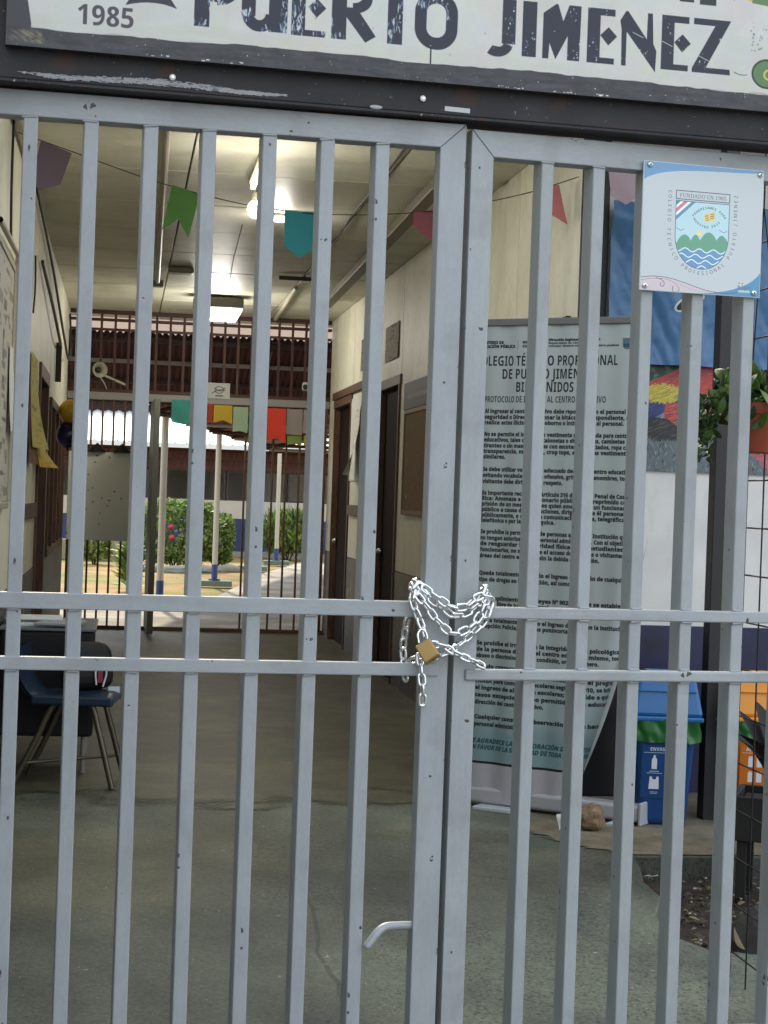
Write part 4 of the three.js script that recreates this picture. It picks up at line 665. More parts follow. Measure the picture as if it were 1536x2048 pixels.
{
  const o = thing('hanging_pot', 'terracotta pot with a fleshy green plant hanging beside the mesh', 'potted plant', [1.9, 1.68, -5.26]);
  const pr = [[0.001, 0], [0.05, 0], [0.054, 0.004], [0.078, 0.11], [0.078, 0.116], [0.086, 0.118], [0.088, 0.15], [0.082, 0.152], [0.078, 0.13], [0.001, 0.125]].map((a) => new THREE.Vector2(...a));
  part(o, 'pot', new THREE.LatheGeometry(pr, 40), mat(0x9c4a30, 0.5));
  for (let k = 0; k < 3; k++) { const a = k * 2.1 + 0.6; part(o, 'hanger_wire', cyl([0.085 * Math.cos(a), 0.14, 0.085 * Math.sin(a)], [0, 0.75, 0], 0.0022, 0.0022, 6), steelWire); }
  part(o, 'hanger_wire', cyl([0, 0.75, 0], [0, 1.739, 0], 0.0025, 0.0025, 6), steelWire);
  const q = rng(61), gs = [paddle(0.05, 0.026, 0.5), paddle(0.042, 0.024, 0.3), paddle(0.06, 0.024, 0.7)];
  for (let i = 0; i < 150; i++) {
    const a = q() * 6.283, r = Math.sqrt(q()) * 0.11, drop = q() < 0.4 ? -0.09 * q() : 0.09 * q(); const l = part(o, 'leaf', gs[i % 3], leafM[Math.floor(q() * 4)], [r * Math.cos(a) - 0.02, 0.135 + drop * 0.8 + (r < 0.08 ? 0.02 : 0), r * Math.sin(a)]);
    l.rotation.set((q() - 0.5) * 1.6, q() * 6.28, (q() - 0.5) * 2.0); const s = 0.7 + q() * 0.7; l.scale.set(s, s, s);
  }
  // trailing stems on the left
  for (let k = 0; k < 4; k++) { const y0 = 0.14, dx = -0.08 - 0.025 * k, dz = -0.15 + 0.05 * k; part(o, 'stem', tube([[-0.03, y0, dz * 0.3], [dx, y0 + 0.02, dz * 0.7], [dx - 0.04, y0 - 0.07, dz], [dx - 0.05, y0 - 0.16 - 0.03 * k, dz]], 0.003, 20, 6), leafM[2]);
    for (let i = 0; i < 22; i++) { const t = i / 22, l = part(o, 'leaf', gs[i % 3], leafM[(i + k) % 3], [dx - 0.045 * t + rrq(q, 0.02), y0 + 0.02 - 0.19 * t, dz * (0.7 + 0.3 * t) + rrq(q, 0.02)]); l.rotation.set(rrq(q, 1.5), q() * 6.28, rrq(q, 1.8)); const s = 0.55 + q() * 0.6; l.scale.set(s, s, s); } }
}
function rrq(q, a) { return (q() * 2 - 1) * a; }
{
  const o = thing('plank_planter', 'black timber planter box on legs over the soil bed', 'planter', [2.98, -0.1, -7.02], -0.45);
  const bk = mat(0x1c1a19, 0.6);
  for (const [z0, z1] of [[0.16, 0.185], [-0.185, -0.16]]) part(o, 'side_board', box(-0.45, 0.45, 0.26, 0.44, z0, z1, 0.004), bk);
  for (const x of [-0.45, 0.425]) part(o, 'end_board', box(x, x + 0.025, 0.26, 0.44, -0.159, 0.159, 0.004), bk);
  part(o, 'base_board', box(-0.424, 0.424, 0.265, 0.285, -0.159, 0.159, 0.003), bk); part(o, 'soil_fill', box(-0.424, 0.424, 0.286, 0.41, -0.159, 0.159, 0.01), mat(0x2a221b, 0.95));
  for (const [x, z] of [[-0.4, 0.14], [0.4, 0.14], [-0.4, -0.14], [0.4, -0.14]]) part(o, 'leg', box(x - 0.02, x + 0.02, 0, 0.264, z - 0.018, z + 0.018, 0.003), bk);
  const b = thing('dark_bromeliad', 'dark purple strap-leaved plant growing in the black planter', 'plant', [2.74, 0.31, -6.92]);
  const q = rng(71), lm = [mat(0x171115, 0.7), mat(0x20151b, 0.7), mat(0x171d16, 0.7)];
  for (let i = 0; i < 26; i++) { const a = q() * 6.283, L = 0.28 + q() * 0.22, g = paddle(L, 0.09 + q() * 0.04, 0.35 + q() * 0.45); const l = part(b, 'leaf', g, lm[i % 3], [0.03 * Math.cos(a), 0, 0.03 * Math.sin(a)]); l.rotation.set(0.12 + q() * 0.45, a, 0, 'YXZ'); }
}
solo('dark_stone', rock(8, [0.17, 0.12, 0.13]), mat(0x2e2a27, 0.85), 'dark lumpy stone lying at the near end of the soil bed', 'stone', [2.27, 0.0, -5.98], [0, 0.6, 0]);
{ const g = paddle(0.085, 0.03, 0.9); solo('dry_leaf', g, mat(0x75694f, 0.85), 'pale dry leaf leaning on the dark stone', 'leaf', [2.15, 0.012, -5.87], [-0.7, 0.4, 0.9]); }

RectAreaLightUniformsLib.init();
// ------------------------------------------------------------ lamps in the corridor
const bulbGlow = new THREE.MeshStandardMaterial({ color: 0xffffff, emissive: 0xfff6e0, emissiveIntensity: 9 });
{
  const o = thing('bare_bulb', 'lit round bulb hanging on a short cord, the brightest lamp in the corridor', 'lamp', [0.67, CY, -9.91]);
  part(o, 'ceiling_rose', new THREE.CylinderGeometry(0.03, 0.036, 0.02, 20), pvc, [0.06, -0.01, 0]);
  part(o, 'cord', cyl([0.06, -0.02, 0], [0, -0.27, 0], 0.003, 0.003, 6), darkCable);
  part(o, 'socket', new THREE.CylinderGeometry(0.018, 0.022, 0.05, 18), pvc, [0, -0.285, 0]);
  part(o, 'bulb', new THREE.SphereGeometry(0.045, 24, 16).scale(1, 1.12, 1), bulbGlow, [0, -0.352, 0]);
  const l = new THREE.PointLight(0xfff8ee, 0.6, 0, 2); l.position.set(0, -0.352, 0); l.castShadow = true; l.shadow.radius = 2.2; o.add(l); l.name = 'bulb_light';
}
{
  const o = thing('disc_lamp', 'small flat lit ceiling lamp right behind the bare bulb', 'lamp', [1.0, CY, -12.3]);
  part(o, 'base', new THREE.CylinderGeometry(0.07, 0.07, 0.02, 24), pvc, [0, -0.01, 0]);
  part(o, 'diffuser', new THREE.SphereGeometry(0.062, 24, 10, 0, 6.2832, Math.PI / 2, Math.PI / 2).scale(1, 0.5, 1), new THREE.MeshStandardMaterial({ color: 0xffffff, emissive: 0xfff6e0, emissiveIntensity: 3.2 }), [0, -0.02, 0]);
  const l = new THREE.PointLight(0xfff8ee, 0.4, 0, 2); l.position.set(0, -0.12, 0); l.castShadow = true; l.shadow.radius = 2.5; o.add(l); l.name = 'disc_light';
}
{
  const o = thing('tube_lamp', 'lit fluorescent tube on the ceiling in front of the bare bulb', 'lamp', [0.72, CY, -10.35]);
  part(o, 'batten', box(-0.03, 0.03, -0.035, 0, -0.62, 0.62, 0.004), pvc);
  part(o, 'tube', new THREE.CylinderGeometry(0.016, 0.016, 1.16, 16).rotateX(Math.PI / 2), new THREE.MeshStandardMaterial({ color: 0xffffff, emissive: 0xfff8e6, emissiveIntensity: 2.6 }), [0, -0.055, 0]);
  for (const z of [-0.6, 0.6]) part(o, 'end_holder', box(-0.018, 0.018, -0.075, -0.034, z - 0.012, z + 0.012, 0.004), pvc);
  const l = new THREE.RectAreaLight(0xfff6e8, 16, 0.032, 1.16); l.position.set(0, -0.076, 0); l.rotation.x = -Math.PI / 2; o.add(l); l.name = 'tube_light';
}
{
  const o = thing('box_lamp', 'lit box light with dark top hanging at the far end of the ceiling', 'lamp', [0.86, CY, -17.6]);
  part(o, 'hood', box(-0.24, 0.24, -0.12, -0.02, -0.14, 0.14, 0.01), mat(0x55524a, 0.6)); part(o, 'stem', cyl([0, -0.022, 0], [0, 0, 0], 0.02), greySteel);
  part(o, 'diffuser', taper(box(-0.22, 0.22, -0.235, -0.121, -0.12, 0.12, 0.012), -0.235, -0.12, 0.82, 1.08), new THREE.MeshStandardMaterial({ color: 0xffffff, emissive: 0xfffaf0, emissiveIntensity: 2.6 }));
  const l = new THREE.PointLight(0xfffaf0, 2.4, 0, 2); l.position.set(0, -0.32, 0.0); l.castShadow = true; l.shadow.radius = 8; o.add(l); l.name = 'box_light';
}
{ // pull cord
  cable('pull_cord', [[0.74, CY - 0.1, -12.2], [0.79, CY - 0.1, -14.0], [0.86, CY - 0.04, -15.6], [0.89, CY - 0.004, -16.3]], 0.004, darkCable, 'dark pull cord slanting between the bulb and the box light', 'cord');
}
// ------------------------------------------------------------ conduits and cables
solo('ceiling_conduit', cyl([0.16, CY - 0.022, -8.9], [0.25, CY - 0.022, -16.45], 0.021, 0.021, 12), mat(0x7d7462, 0.45), 'long grey conduit running along the ceiling left of the tube lamp', 'conduit');
solo('junction_box', box(-0.05, 0.05, -0.06, 0, -0.05, 0.05, 0.006), greySteel, 'small junction box at the end of the left ceiling conduit', 'junction box', [0.255, CY, -16.55]);
solo('smoke_detector', box(-0.11, 0.11, -0.055, 0, -0.09, 0.09, 0.02), mat(0x8b8472, 0.5), 'shallow brown box fixed to the ceiling near the conduit end', 'ceiling box', [0.43, CY, -15.5]);
solo('ceiling_beam', box(-0.045, 0.045, -0.07, 0, -7.0, 0, 0.008), mat(0x6d634c, 0.5), 'brown duct running along the ceiling close to the right wall', 'duct', [1.8, CY, -10.5], [0, -0.016, 0]);
solo('junction_box', box(-0.07, 0.07, -0.09, 0, -0.06, 0.06, 0.008), mat(0x5c5442, 0.5), 'brown junction box where the right ceiling duct starts', 'junction box', [1.82, CY, -10.42]);
solo('ceiling_conduit', cyl([1.5, CY - 0.03, -16.3], [1.56, CY - 0.03, -19.3], 0.02, 0.02, 12), pvc, 'pale conduit on the ceiling near the far grille', 'conduit');
solo('ceiling_conduit', cyl([1.28, CY - 0.03, -15.6], [1.62, CY - 0.03, -15.6], 0.018, 0.018, 12), mat(0x4a443a, 0.5), 'short dark conduit across the ceiling right of the box light', 'conduit');
cable('ceiling_cable', [[1.44, CY - 0.008, -9.0], [1.46, CY - 0.02, -10.5], [1.47, CY - 0.012, -12.0], [1.5, CY - 0.02, -13.5], [1.5, CY - 0.01, -15.6]], 0.007, darkCable, 'black cable sagging along the ceiling left of the brown duct');
cable('wall_cable', [[LW + 0.01, 3.40, -9.3], [LW + 0.012, 3.0, -9.27], [LW + 0.012, 2.74, -9.36]], 0.007, darkCable, 'black cable dropping down the left wall to the pipe elbow');
solo('wall_duct', box(-0.03, 0.035, 1.42, 2.74, -0.03, 0.03, 0.004), pvc, 'pale vertical cable duct on the left wall', 'duct', [LW + 0.032, 0, -9.95]);
cable('wall_pipe', [[LW + 0.03, 2.70, -8.3], [LW + 0.03, 2.71, -9.0], [LW + 0.03, 2.72, -9.6], [LW + 0.03, 2.72, -9.9]], 0.016, pvc, 'pale pipe running along the left wall to the vertical duct', 'pipe');
cable('ceiling_pipe', [[LW + 0.04, 3.36, -7.0], [LW + 0.04, 3.36, -10.4]], 0.03, pvc, 'pale pipe in the corner of ceiling and left wall', 'pipe');
cable('looped_cable', [[LW + 0.02, 3.38, -11.5], [LW + 0.03, 3.2, -14.0], [LW + 0.05, 2.85, -16.6], [LW + 0.06, 2.74, -17.6], [LW + 0.05, 2.95, -18.6], [LW + 0.02, 3.3, -18.9]], 0.011, darkCable, 'black cable looping down the far part of the left wall');
cable('looped_cable', [[LW + 0.02, 3.05, -12.6], [LW + 0.04, 2.9, -14.0], [LW + 0.05, 2.74, -15.6], [LW + 0.03, 2.75, -16.4]], 0.013, mat(0x6b6552, 0.6), 'thick grey cable drooping along the left wall above the window');
cable('wall_crack_cable', [[LW + 0.008, 3.0, -11.9], [LW + 0.01, 2.8, -11.95], [LW + 0.01, 2.62, -11.8]], 0.006, darkCable, 'thin dark cable running down the left wall above the yellow notices');
solo('cable_bracket', box(-0.01, 0.04, 2.42, 2.76, -0.03, 0.03, 0.004), mat(0x3a352b, 0.6), 'dark bracket on the left wall holding the looped cable', 'bracket', [LW + 0.015, 0, -15.9]);
// ------------------------------------------------------------ notices
function printTex(seed, bg, dark, w = 128, h = 256) { const t = canvasTex(w, h, (c) => { const q = rng(seed); c.fillStyle = bg; c.fillRect(0, 0, w, h); for (let i = 0; i < 60; i++) { c.fillStyle = dark; c.globalAlpha = 0.15 + q() * 0.6; c.fillRect(q() * w, q() * h, 4 + q() * w * 0.3, 1.5 + q() * h * 0.05); } c.globalAlpha = 1; }); t.wrapS = t.wrapT = THREE.RepeatWrapping; return t; }
function sheet(w, h, curl, seed) { const g = new THREE.PlaneGeometry(w, h, 8, 10), p = g.attributes.position; for (let i = 0; i < p.count; i++) { const y = 0.5 - p.getY(i) / h, x = p.getX(i) / w; p.setZ(i, curl * Math.pow(clamp(y), 2.4) * (0.6 + x * 0.7) + 0.004); } g.computeVertexNormals(); return g; }
function notice(name, side, z, y, w, h, curl, m, label, cat = 'notice', group) { // side -1 left wall facing +x, +1 right wall facing -x
  return solo(name, sheet(w, h, curl, 1), m, label, cat, [side < 0 ? LW + 0.003 : RW - 0.003, y, z], [0, side < 0 ? Math.PI / 2 : -Math.PI / 2, 0], group);
}
const pm = (seed, bg, dk) => mat(0xffffff, 0.75, { map: printTex(seed, bg, dk), side: THREE.DoubleSide });
function board(name, side, z0, z1, y0, y1, face, frame, label) {
  const X = side < 0 ? LW : RW, o = thing(name, label, 'notice board', [X, 0, 0]); const s = side < 0 ? 1 : -1, a = (x0, x1) => [Math.min(s * x0, s * x1), Math.max(s * x0, s * x1)];
  part(o, 'panel', box(...a(0.001, 0.018), y0, y1, z0, z1, 0.002), face);
  for (const [ya, yb] of [[y0 - 0.035, y0 - 0.001], [y1 + 0.001, y1 + 0.035]]) part(o, 'frame_bar', box(...a(0.001, 0.026), ya, yb, z0 - 0.035, z1 + 0.035, 0.004), frame);
  for (const [za, zb] of [[z0 - 0.035, z0 - 0.001], [z1 + 0.001, z1 + 0.035]]) part(o, 'frame_bar', box(...a(0.001, 0.026), y0, y1, za, zb, 0.004), frame); return o;
}
const corkTex = dataTex(256, 256, (u, v) => { const k = 0.8 + vn(u * 90, v * 90, 90, 3) * 0.3; return [122 * k, 95 * k, 52 * k]; });
const corkM = mat(0xffffff, 0.85, { map: corkTex });
board('cork_board', 1, -14.0, -12.5, 1.42, 2.17, corkM, mat(0x7d6238, 0.6), 'brown cork board on the right wall beside the first doorway');
{
  const o = thing('board_header', 'dark plaque above the cork board', 'plaque', [RW, 2.34, -13.25]); part(o, 'panel', box(-0.02, -0.001, -0.13, 0.08, -0.85, 0.85, 0.003), mat(0x34302e, 0.6));
  part(o, 'print', new THREE.PlaneGeometry(1.66, 0.19), mat(0xffffff, 0.6, { map: canvasTex(512, 64, (c, w, h) => { c.fillStyle = '#34302e'; c.fillRect(0, 0, w, h); c.strokeStyle = '#9b968c'; c.lineWidth = 3; const q = rng(5); for (let k = 0; k < 14; k++) { const x = 60 + k * 28; c.beginPath(); c.moveTo(x, 40); c.quadraticCurveTo(x + 5, 14 + q() * 10, x + 10, 38); c.quadraticCurveTo(x + 15, 46, x + 19, 30); c.stroke(); } }) }), [-0.0205, -0.025, 0], [0, -Math.PI / 2, 0]);
}
notice('notice_sheet', 1, -13.86, 2.0, 0.22, 0.3, 0.01, pm(3, '#cfcab8', '#4c483c'), 'pale notice pinned at the left edge of the cork board, upper');
notice('notice_sheet', 1, -13.9, 1.7, 0.2, 0.36, 0.015, pm(4, '#d8d3c2', '#77705c'), 'long pale notice pinned at the left edge of the cork board, lower');
notice('wall_poster', 1, -14.95, 2.82, 0.75, 0.3, 0.006, pm(5, '#857c62', '#3c3527'), 'weathered poster above the first doorway on the right');
notice('wall_poster', 1, -16.75, 2.85, 0.35, 0.3, 0.006, pm(6, '#6f6a58', '#2c281e'), 'small dark poster on the right wall between the doorways');
{ const b = notice('white_board_sheet', 1, -16.75, 2.07, 1.55, 0.8, 0.004, mat(0xd9d8d2, 0.5, { side: THREE.DoubleSide }), 'large white sheet on the right wall below the wooden lintel'); }
solo('printed_placard', box(-0.03, -0.012, 1.95, 2.46, -16.5, -16.05, 0.004), mat(0xffffff, 0.7, { map: printTex(9, '#4a463e', '#8d887c') }), 'dark printed panel between the two right doorways', 'notice', [RW, 0, 0]);
notice('curled_paper', 1, -16.95, 2.05, 0.36, 0.66, 0.16, pm(11, '#dcdad0', '#8c887c'), 'torn white paper curling off the right wall', 'paper').position.x = RW - 0.012;
notice('torn_paper', 1, -16.45, 1.78, 0.3, 0.36, 0.05, pm(12, '#d2cfc2', '#6d695e'), 'small torn papers hanging under the dark panel', 'paper').position.x = RW - 0.01;
part(rightWall, 'wooden_lintel', box(-0.03, -0.001, 2.525, 2.6, -19.0, -15.66, 0.004), brownWood);
board('photo_board', -1, -9.62, -8.35, 1.42, 2.62, pm(21, '#b7b3a4', '#4d4a42'), mat(0xa59f8a, 0.6), 'board of grey photographs on the left wall behind the pale duct');
notice('notice_sheet', -1, -9.5, 2.0, 0.3, 0.44, 0.07, mat(0xd6d6cf, 0.6, { side: THREE.DoubleSide }), 'white sheet curling from the left photo board').position.x = LW + 0.022;
notice('yellow_notice', -1, -12.3, 2.07, 0.9, 0.62, 0.1, pm(22, '#c2b45c', '#8c7c36'), 'yellow notice curling from the left wall, upper one');
notice('brown_notice', -1, -12.0, 2.0, 0.5, 0.7, 0.05, pm(23, '#6d4a30', '#3b2618'), 'brown poster half hidden by the yellow notices');
notice('yellow_notice', -1, -12.9, 1.82, 0.5, 0.36, 0.16, pm(24, '#d0b42e', '#a88c1e'), 'bright yellow notice curling outward from the left wall, lower one');
board('dark_frame_board', 1, -10.1, -8.86, 1.6, 2.42, mat(0x6f6450, 0.7), mat(0x2b241d, 0.6), 'dark-framed board on the right wall behind the rules banner');
// ------------------------------------------------------------ pennants
function pennant(pts, z, col, label, group, n = 'pennant') {
  const cx = pts.reduce((a, p) => a + p[0], 0) / pts.length, top = Math.max(...pts.map((p) => p[1]));
  const s = new THREE.Shape(pts.map((p) => new THREE.Vector2(p[0] - cx, p[1] - top))); let g = new THREE.ExtrudeGeometry(s, { depth: 0.0015, bevelEnabled: false, curveSegments: 4 });
  g = new TessellateModifier(0.03, 6).modify(g); { const p = g.attributes.position, ph = R() * 6, am = rr(0.006, 0.014); for (let i = 0; i < p.count; i++) { const x = p.getX(i), y = p.getY(i); p.setZ(i, p.getZ(i) + am * Math.sin(x * 26 + y * 14 + ph) * clamp(-y * 9) + am * 2.2 * y * y * 14); } g.computeVertexNormals(); }
  return solo(n, g, mat(col, 0.8), label, 'pennant', [cx, top, z], [0, rr(-0.12, 0.12), 0], group);
}
const sc = (pts, z0, z1) => pts.map(([x, y]) => [x * z1 / z0, 1.5 + (y - 1.5) * z1 / z0]);
const GP = 'pennants on the string across the corridor';
pennant(sc([[-0.54, 3.52], [-0.36, 3.46], [-0.42, 3.27], [-0.54, 3.23], [-0.59, 3.27]], -10.7, -9.5), -9.5, 0x7d6a76, 'mauve pennant at the left end of the corridor string', GP);
pennant(sc([[0.22, 3.24], [0.38, 3.2], [0.32, 2.94], [0.26, 3.05], [0.17, 2.98]], -10.3, -9.5), -9.5, 0x55803a, 'green swallowtail pennant on the corridor string', GP);
pennant(sc([[0.83, 3.07], [1.01, 3.07], [1.01, 2.88], [0.92, 2.81], [0.83, 2.87]], -9.9, -9.4), -9.4, 0x2c8286, 'teal pointed pennant on the corridor string', GP);
pennant(sc([[1.47, 3.02], [1.62, 3.04], [1.62, 2.88], [1.57, 2.87], [1.47, 2.95]], -9.4, -9.2), -9.2, 0x7e4044, 'maroon pennant by the gate stile on the corridor string', GP);
pennant([[2.02, 3.12], [2.13, 3.12], [2.18, 2.92], [2.09, 2.97], [2.0, 2.92]], -8.9, 0xb96e68, 'pink swallowtail pennant near the corridor wall end', GP);
pennant([[2.29, 3.15], [2.45, 3.15], [2.45, 3.03], [2.385, 2.98], [2.31, 3.02]], -8.55, 0x8f7c80, 'dusty pink pennant hanging in front of the blue tarp', 'pennants on the yard string');
cable('pennant_string', [[-0.6, 3.33, -9.5], [-0.33, 3.25, -9.5], [0.2, 3.1, -9.51], [0.8, 2.99, -9.42], [1.45, 2.99, -9.22], [1.95, 3.07, -8.95], [2.195, 3.14, -8.75]], 0.0025, darkCable, 'thin string carrying pennants across the corridor', 'string');
cable('pennant_string', [[2.21, 3.2, -8.55], [2.4, 3.153, -8.552], [2.84, 3.2, -8.52]], 0.0025, darkCable, 'thin string carrying the dusty pink pennant by the tarp', 'string');
// ------------------------------------------------------------ table, papers, chair, backpack at the left
{
  const o = thing('cloth_table', 'small table under a black cloth beside the left wall', 'table', [-0.36, 0, -9.95]);
  part(o, 'table_top', box(-0.25, 0.25, 0.75, 0.765, -0.42, 0.4, 0.004), mat(0x5d6266, 0.4));
  const g = taper(box(-0.245, 0.235, 0.2, 0.7495, -0.41, 0.395, 0.02), 0.2, 0.73, 1.05, 1.0); part(o, 'tablecloth', g, mat(0x0d0d11, 0.8));
  for (const [x, z] of [[-0.2, 0.34], [0.2, 0.34], [-0.2, -0.36], [0.2, -0.36]]) part(o, 'leg', cyl([x, 0, z], [x, 0.2, z], 0.014), greySteel);
}
for (const [i, [x, z, w, d, a, c, lab]] of [[-0.42, -9.75, 0.3, 0.22, 0.15, 0xc3c6ca, 'open grey folder lowest on the black table'], [-0.3, -9.72, 0.22, 0.3, -0.2, 0x9aa0a6, 'grey sheets at the right on the black table'], [-0.45, -9.9, 0.3, 0.24, 0.05, 0xd9dbdc, 'white papers topmost on the black table']].entries())
  solo('paper_stack', box(-w / 2, w / 2, 0, 0.012, -d / 2, d / 2, 0.002), mat(c, 0.7), lab, 'papers', [x, 0.766 + i * 0.0125, z], [0.0, a, 0]);
{
  const o = thing('school_chair', 'blue plastic school chair with metal tube legs by the table', 'chair', [-0.22, 0, -9.3], -0.15);
  const bl = mat(0x16283c, 0.4), tb = mat(0x5b5547, 0.35, { metalness: 0.6 });
  const g = new THREE.PlaneGeometry(1, 0.4, 40, 10), p = g.attributes.position; // moulded shell profile, x along the profile
  const prof = new THREE.CatmullRomCurve3([V(0.25, 0.44, 0), V(0.22, 0.462, 0), V(0.1, 0.465, 0), V(-0.05, 0.455, 0), V(-0.16, 0.465, 0), V(-0.215, 0.53, 0), V(-0.232, 0.6, 0), V(-0.24, 0.7, 0)], false, 'centripetal');
  const shell = (off) => { const q = g.clone(), pp = q.attributes.position; for (let i = 0; i < pp.count; i++) { const t = clamp(pp.getX(i) + 0.5), c = prof.getPointAt(t), d = prof.getTangentAt(t), s = pp.getY(i) / 0.2, nx = -d.y, ny = d.x; const dish = 0.02 * s * s; pp.setXYZ(i, c.x - nx * (off - dish), c.y - ny * (off - dish), s * 0.2 * (1 - 0.12 * t)); } q.computeVertexNormals(); return q; };
  part(o, 'seat_shell', mergeGeometries([shell(0), shell(0.012)]), mat(0x16283c, 0.4, { side: THREE.DoubleSide }));
  part(o, 'seat_rim', box(-0.17, 0.24, 0.415, 0.462, 0.175, 0.205, 0.012), bl); part(o, 'seat_rim', box(-0.16, 0.24, 0.435, 0.458, -0.2, -0.17, 0.008), bl);
  for (const z of [0.17, -0.17]) { part(o, 'leg', tube([[0.1, 0.435, z], [0.13, 0.42, z], [0.17, 0.3, z * 1.05], [0.25, 0.008, z * 1.15]], 0.0155, 20, 10), tb); part(o, 'leg', tube([[-0.04, 0.435, z], [-0.07, 0.4, z], [-0.14, 0.24, z * 1.05], [-0.25, 0.008, z * 1.15]], 0.0155, 20, 10), tb); }
  part(o, 'stretcher', cyl([-0.225, 0.08, -0.19], [-0.225, 0.08, 0.19], 0.008), galv); part(o, 'stretcher', cyl([-0.2, 0.12, 0.185], [0.2, 0.12, -0.185], 0.009), tb);
}
{
  const o = thing('backpack', 'black rounded bag with white and red trim on the chair', 'bag', [-0.15, 0.478, -9.32], 0.3);
  part(o, 'body', taper(box(-0.14, 0.14, 0.0, 0.24, -0.09, 0.09, 0.07), 0, 0.24, 1, 0.85), mat(0x0b0b0e, 0.7));
  part(o, 'trim', tube([[0.06, 0.02, 0.094], [0.075, 0.1, 0.097], [0.05, 0.14, 0.094], [0.02, 0.1, 0.097], [0.025, 0.03, 0.094]], 0.005, 24, 6), mat(0xd6d8da, 0.6)); part(o, 'red_patch', box(0.03, 0.06, 0.04, 0.11, 0.085, 0.095, 0.004), mat(0x7d2036, 0.6));
  part(o, 'tag', box(0.09, 0.15, -0.05, 0.02, 0.088, 0.092, 0.001), mat(0xb6c4cc, 0.5));
}
// ------------------------------------------------------------ far gate, transom, fittings
const GZ = -19.5;
{
  const o = thing('inner_gate', 'brown barred inner gate closing the far end of the corridor', 'gate', [0, 0, GZ]);
  part(o, 'lintel', box(LW + 0.002, RW - 0.002, 2.462, 2.54, -0.04, 0.03, 0.004), greySteel);
  part(o, 'sill', box(LW + 0.002, RW - 0.002, 0.002, 0.045, -0.03, 0.02, 0.003), rustBrown);
  const bg = new THREE.BoxGeometry(0.022, 2.416, 0.022);
  for (const x of [-0.47, -0.353, -0.236, -0.119, 0.0, 0.11]) part(o, 'bar', bg, rustBrown, [x, 1.2535, 0]);
  for (const x of [1.30, 1.45, 1.6, 1.745, 1.89, 2.035]) part(o, 'bar', bg, rustBrown, [x, 1.2535, 0]);
  part(o, 'post', box(-0.58, -0.52, 0.046, 2.461, -0.03, 0.03, 0.003), rustBrown); part(o, 'post', box(0.19, 0.235, 0.046, 2.461, -0.03, 0.03, 0.003), mat(0x4d4b45, 0.6)); part(o, 'post', box(2.12, 2.18, 0.046, 2.461, -0.03, 0.03, 0.003), rustBrown);
  part(o, 'lower_rail', box(-0.519, 0.189, 0.3, 0.33, -0.012, 0.012, 0.003), rustBrown);
  const d = part(o, 'gate_leaf', box(0, 1.05, 0.05, 2.44, -0.03, 0.03, 0.004), mat(0x55574f, 0.55), [0.35, 0, 0.03], [0, -0.5 * Math.PI - 0.12 + Math.PI + 0.02, 0]);
  d.rotation.y = -Math.PI / 2 - Math.PI * 0 - 0.06; // swung open towards the corridor
  d.position.set(0.3, 0, 0.05); d.rotation.y = -Math.PI / 2 + 0.02;
  const tr = thing('transom_grille', 'dark red grille filling the space above the inner gate', 'grille', [0, 0, GZ]);
  for (let i = 0; i < 18; i++) part(tr, 'bar', new THREE.BoxGeometry(0.026, 0.87, 0.02), rustRed, [-0.425 + i * 0.1465, 2.977, 0]);
  for (const [y0, y1] of [[2.541, 2.575], [3.2, 3.225], [3.3, 3.33], [3.375, 3.418]]) part(tr, 'cross_bar', box(LW + 0.004, RW - 0.004, y0, y1, -0.024, 0.024, 0.002), rustRed);
  for (const x of [0.78, 1.42]) part(tr, 'stout_bar', box(x, x + 0.06, 2.576, 3.375, -0.03, 0.03, 0.003), mat(0x1f1310, 0.6));
}
{
  const o = thing('spotted_panel', 'grey spotted panel hung on the left bars of the inner gate', 'panel', [-0.23, 0.955, GZ + 0.04]);
  part(o, 'sheet', box(-0.35, 0.35, 0, 0.945, 0, 0.02, 0.004), mat(0xb9bab0, 0.6));
  part(o, 'face', new THREE.PlaneGeometry(0.694, 0.939), mat(0xffffff, 0.6, { map: canvasTex(256, 340, (c, w, h) => { const q = rng(77); c.fillStyle = '#dedfd6'; c.fillRect(0, 0, w, h); for (let i = 0; i < 22; i++) { c.fillStyle = 'rgba(50,48,44,0.75)'; c.beginPath(); c.ellipse(q() * w, q() * h, 1.5 + q() * 4, 1.5 + q() * 3, 0, 0, 7); c.fill(); } }) }), [0, 0.4725, 0.021]);
}
for (const [x, l] of [[-0.28, 'left'], [-0.02, 'right']]) solo('panel_hook', new THREE.ConeGeometry(0.1, 0.1, 16, 1), mat(0x191817, 0.6), `dark cone-shaped hanger above the ${l} half of the spotted panel`, 'hanger', [x, 1.95, GZ + 0.05], [0, 0, 0], 'hangers of the spotted panel');
{
  const o = thing('horn_speaker', 'pale horn loudspeaker on an arm at the transom', 'loudspeaker', [-0.29, 2.77, GZ + 0.1], 0.35);
  const pr = [[0.012, -0.16], [0.02, -0.12], [0.03, -0.05], [0.055, 0.0], [0.08, 0.03], [0.085, 0.03], [0.06, -0.005], [0.035, -0.05], [0.025, -0.12]].map((a) => new THREE.Vector2(...a));
  part(o, 'horn', new THREE.LatheGeometry(pr, 32).rotateX(Math.PI / 2), mat(0xb9b3a4, 0.5, { side: THREE.DoubleSide })); part(o, 'driver', new THREE.SphereGeometry(0.03, 14, 10), mat(0x2a2622, 0.6), [0, 0, -0.04]);
  part(o, 'arm', cyl([0.02, -0.03, -0.06], [0.34, -0.15, -0.02], 0.013), pvc); part(o, 'wire', tube([[0.02, -0.08, 0], [0.06, -0.14, 0.01], [0.1, -0.2, -0.02]], 0.006, 16, 6), pvc);
}
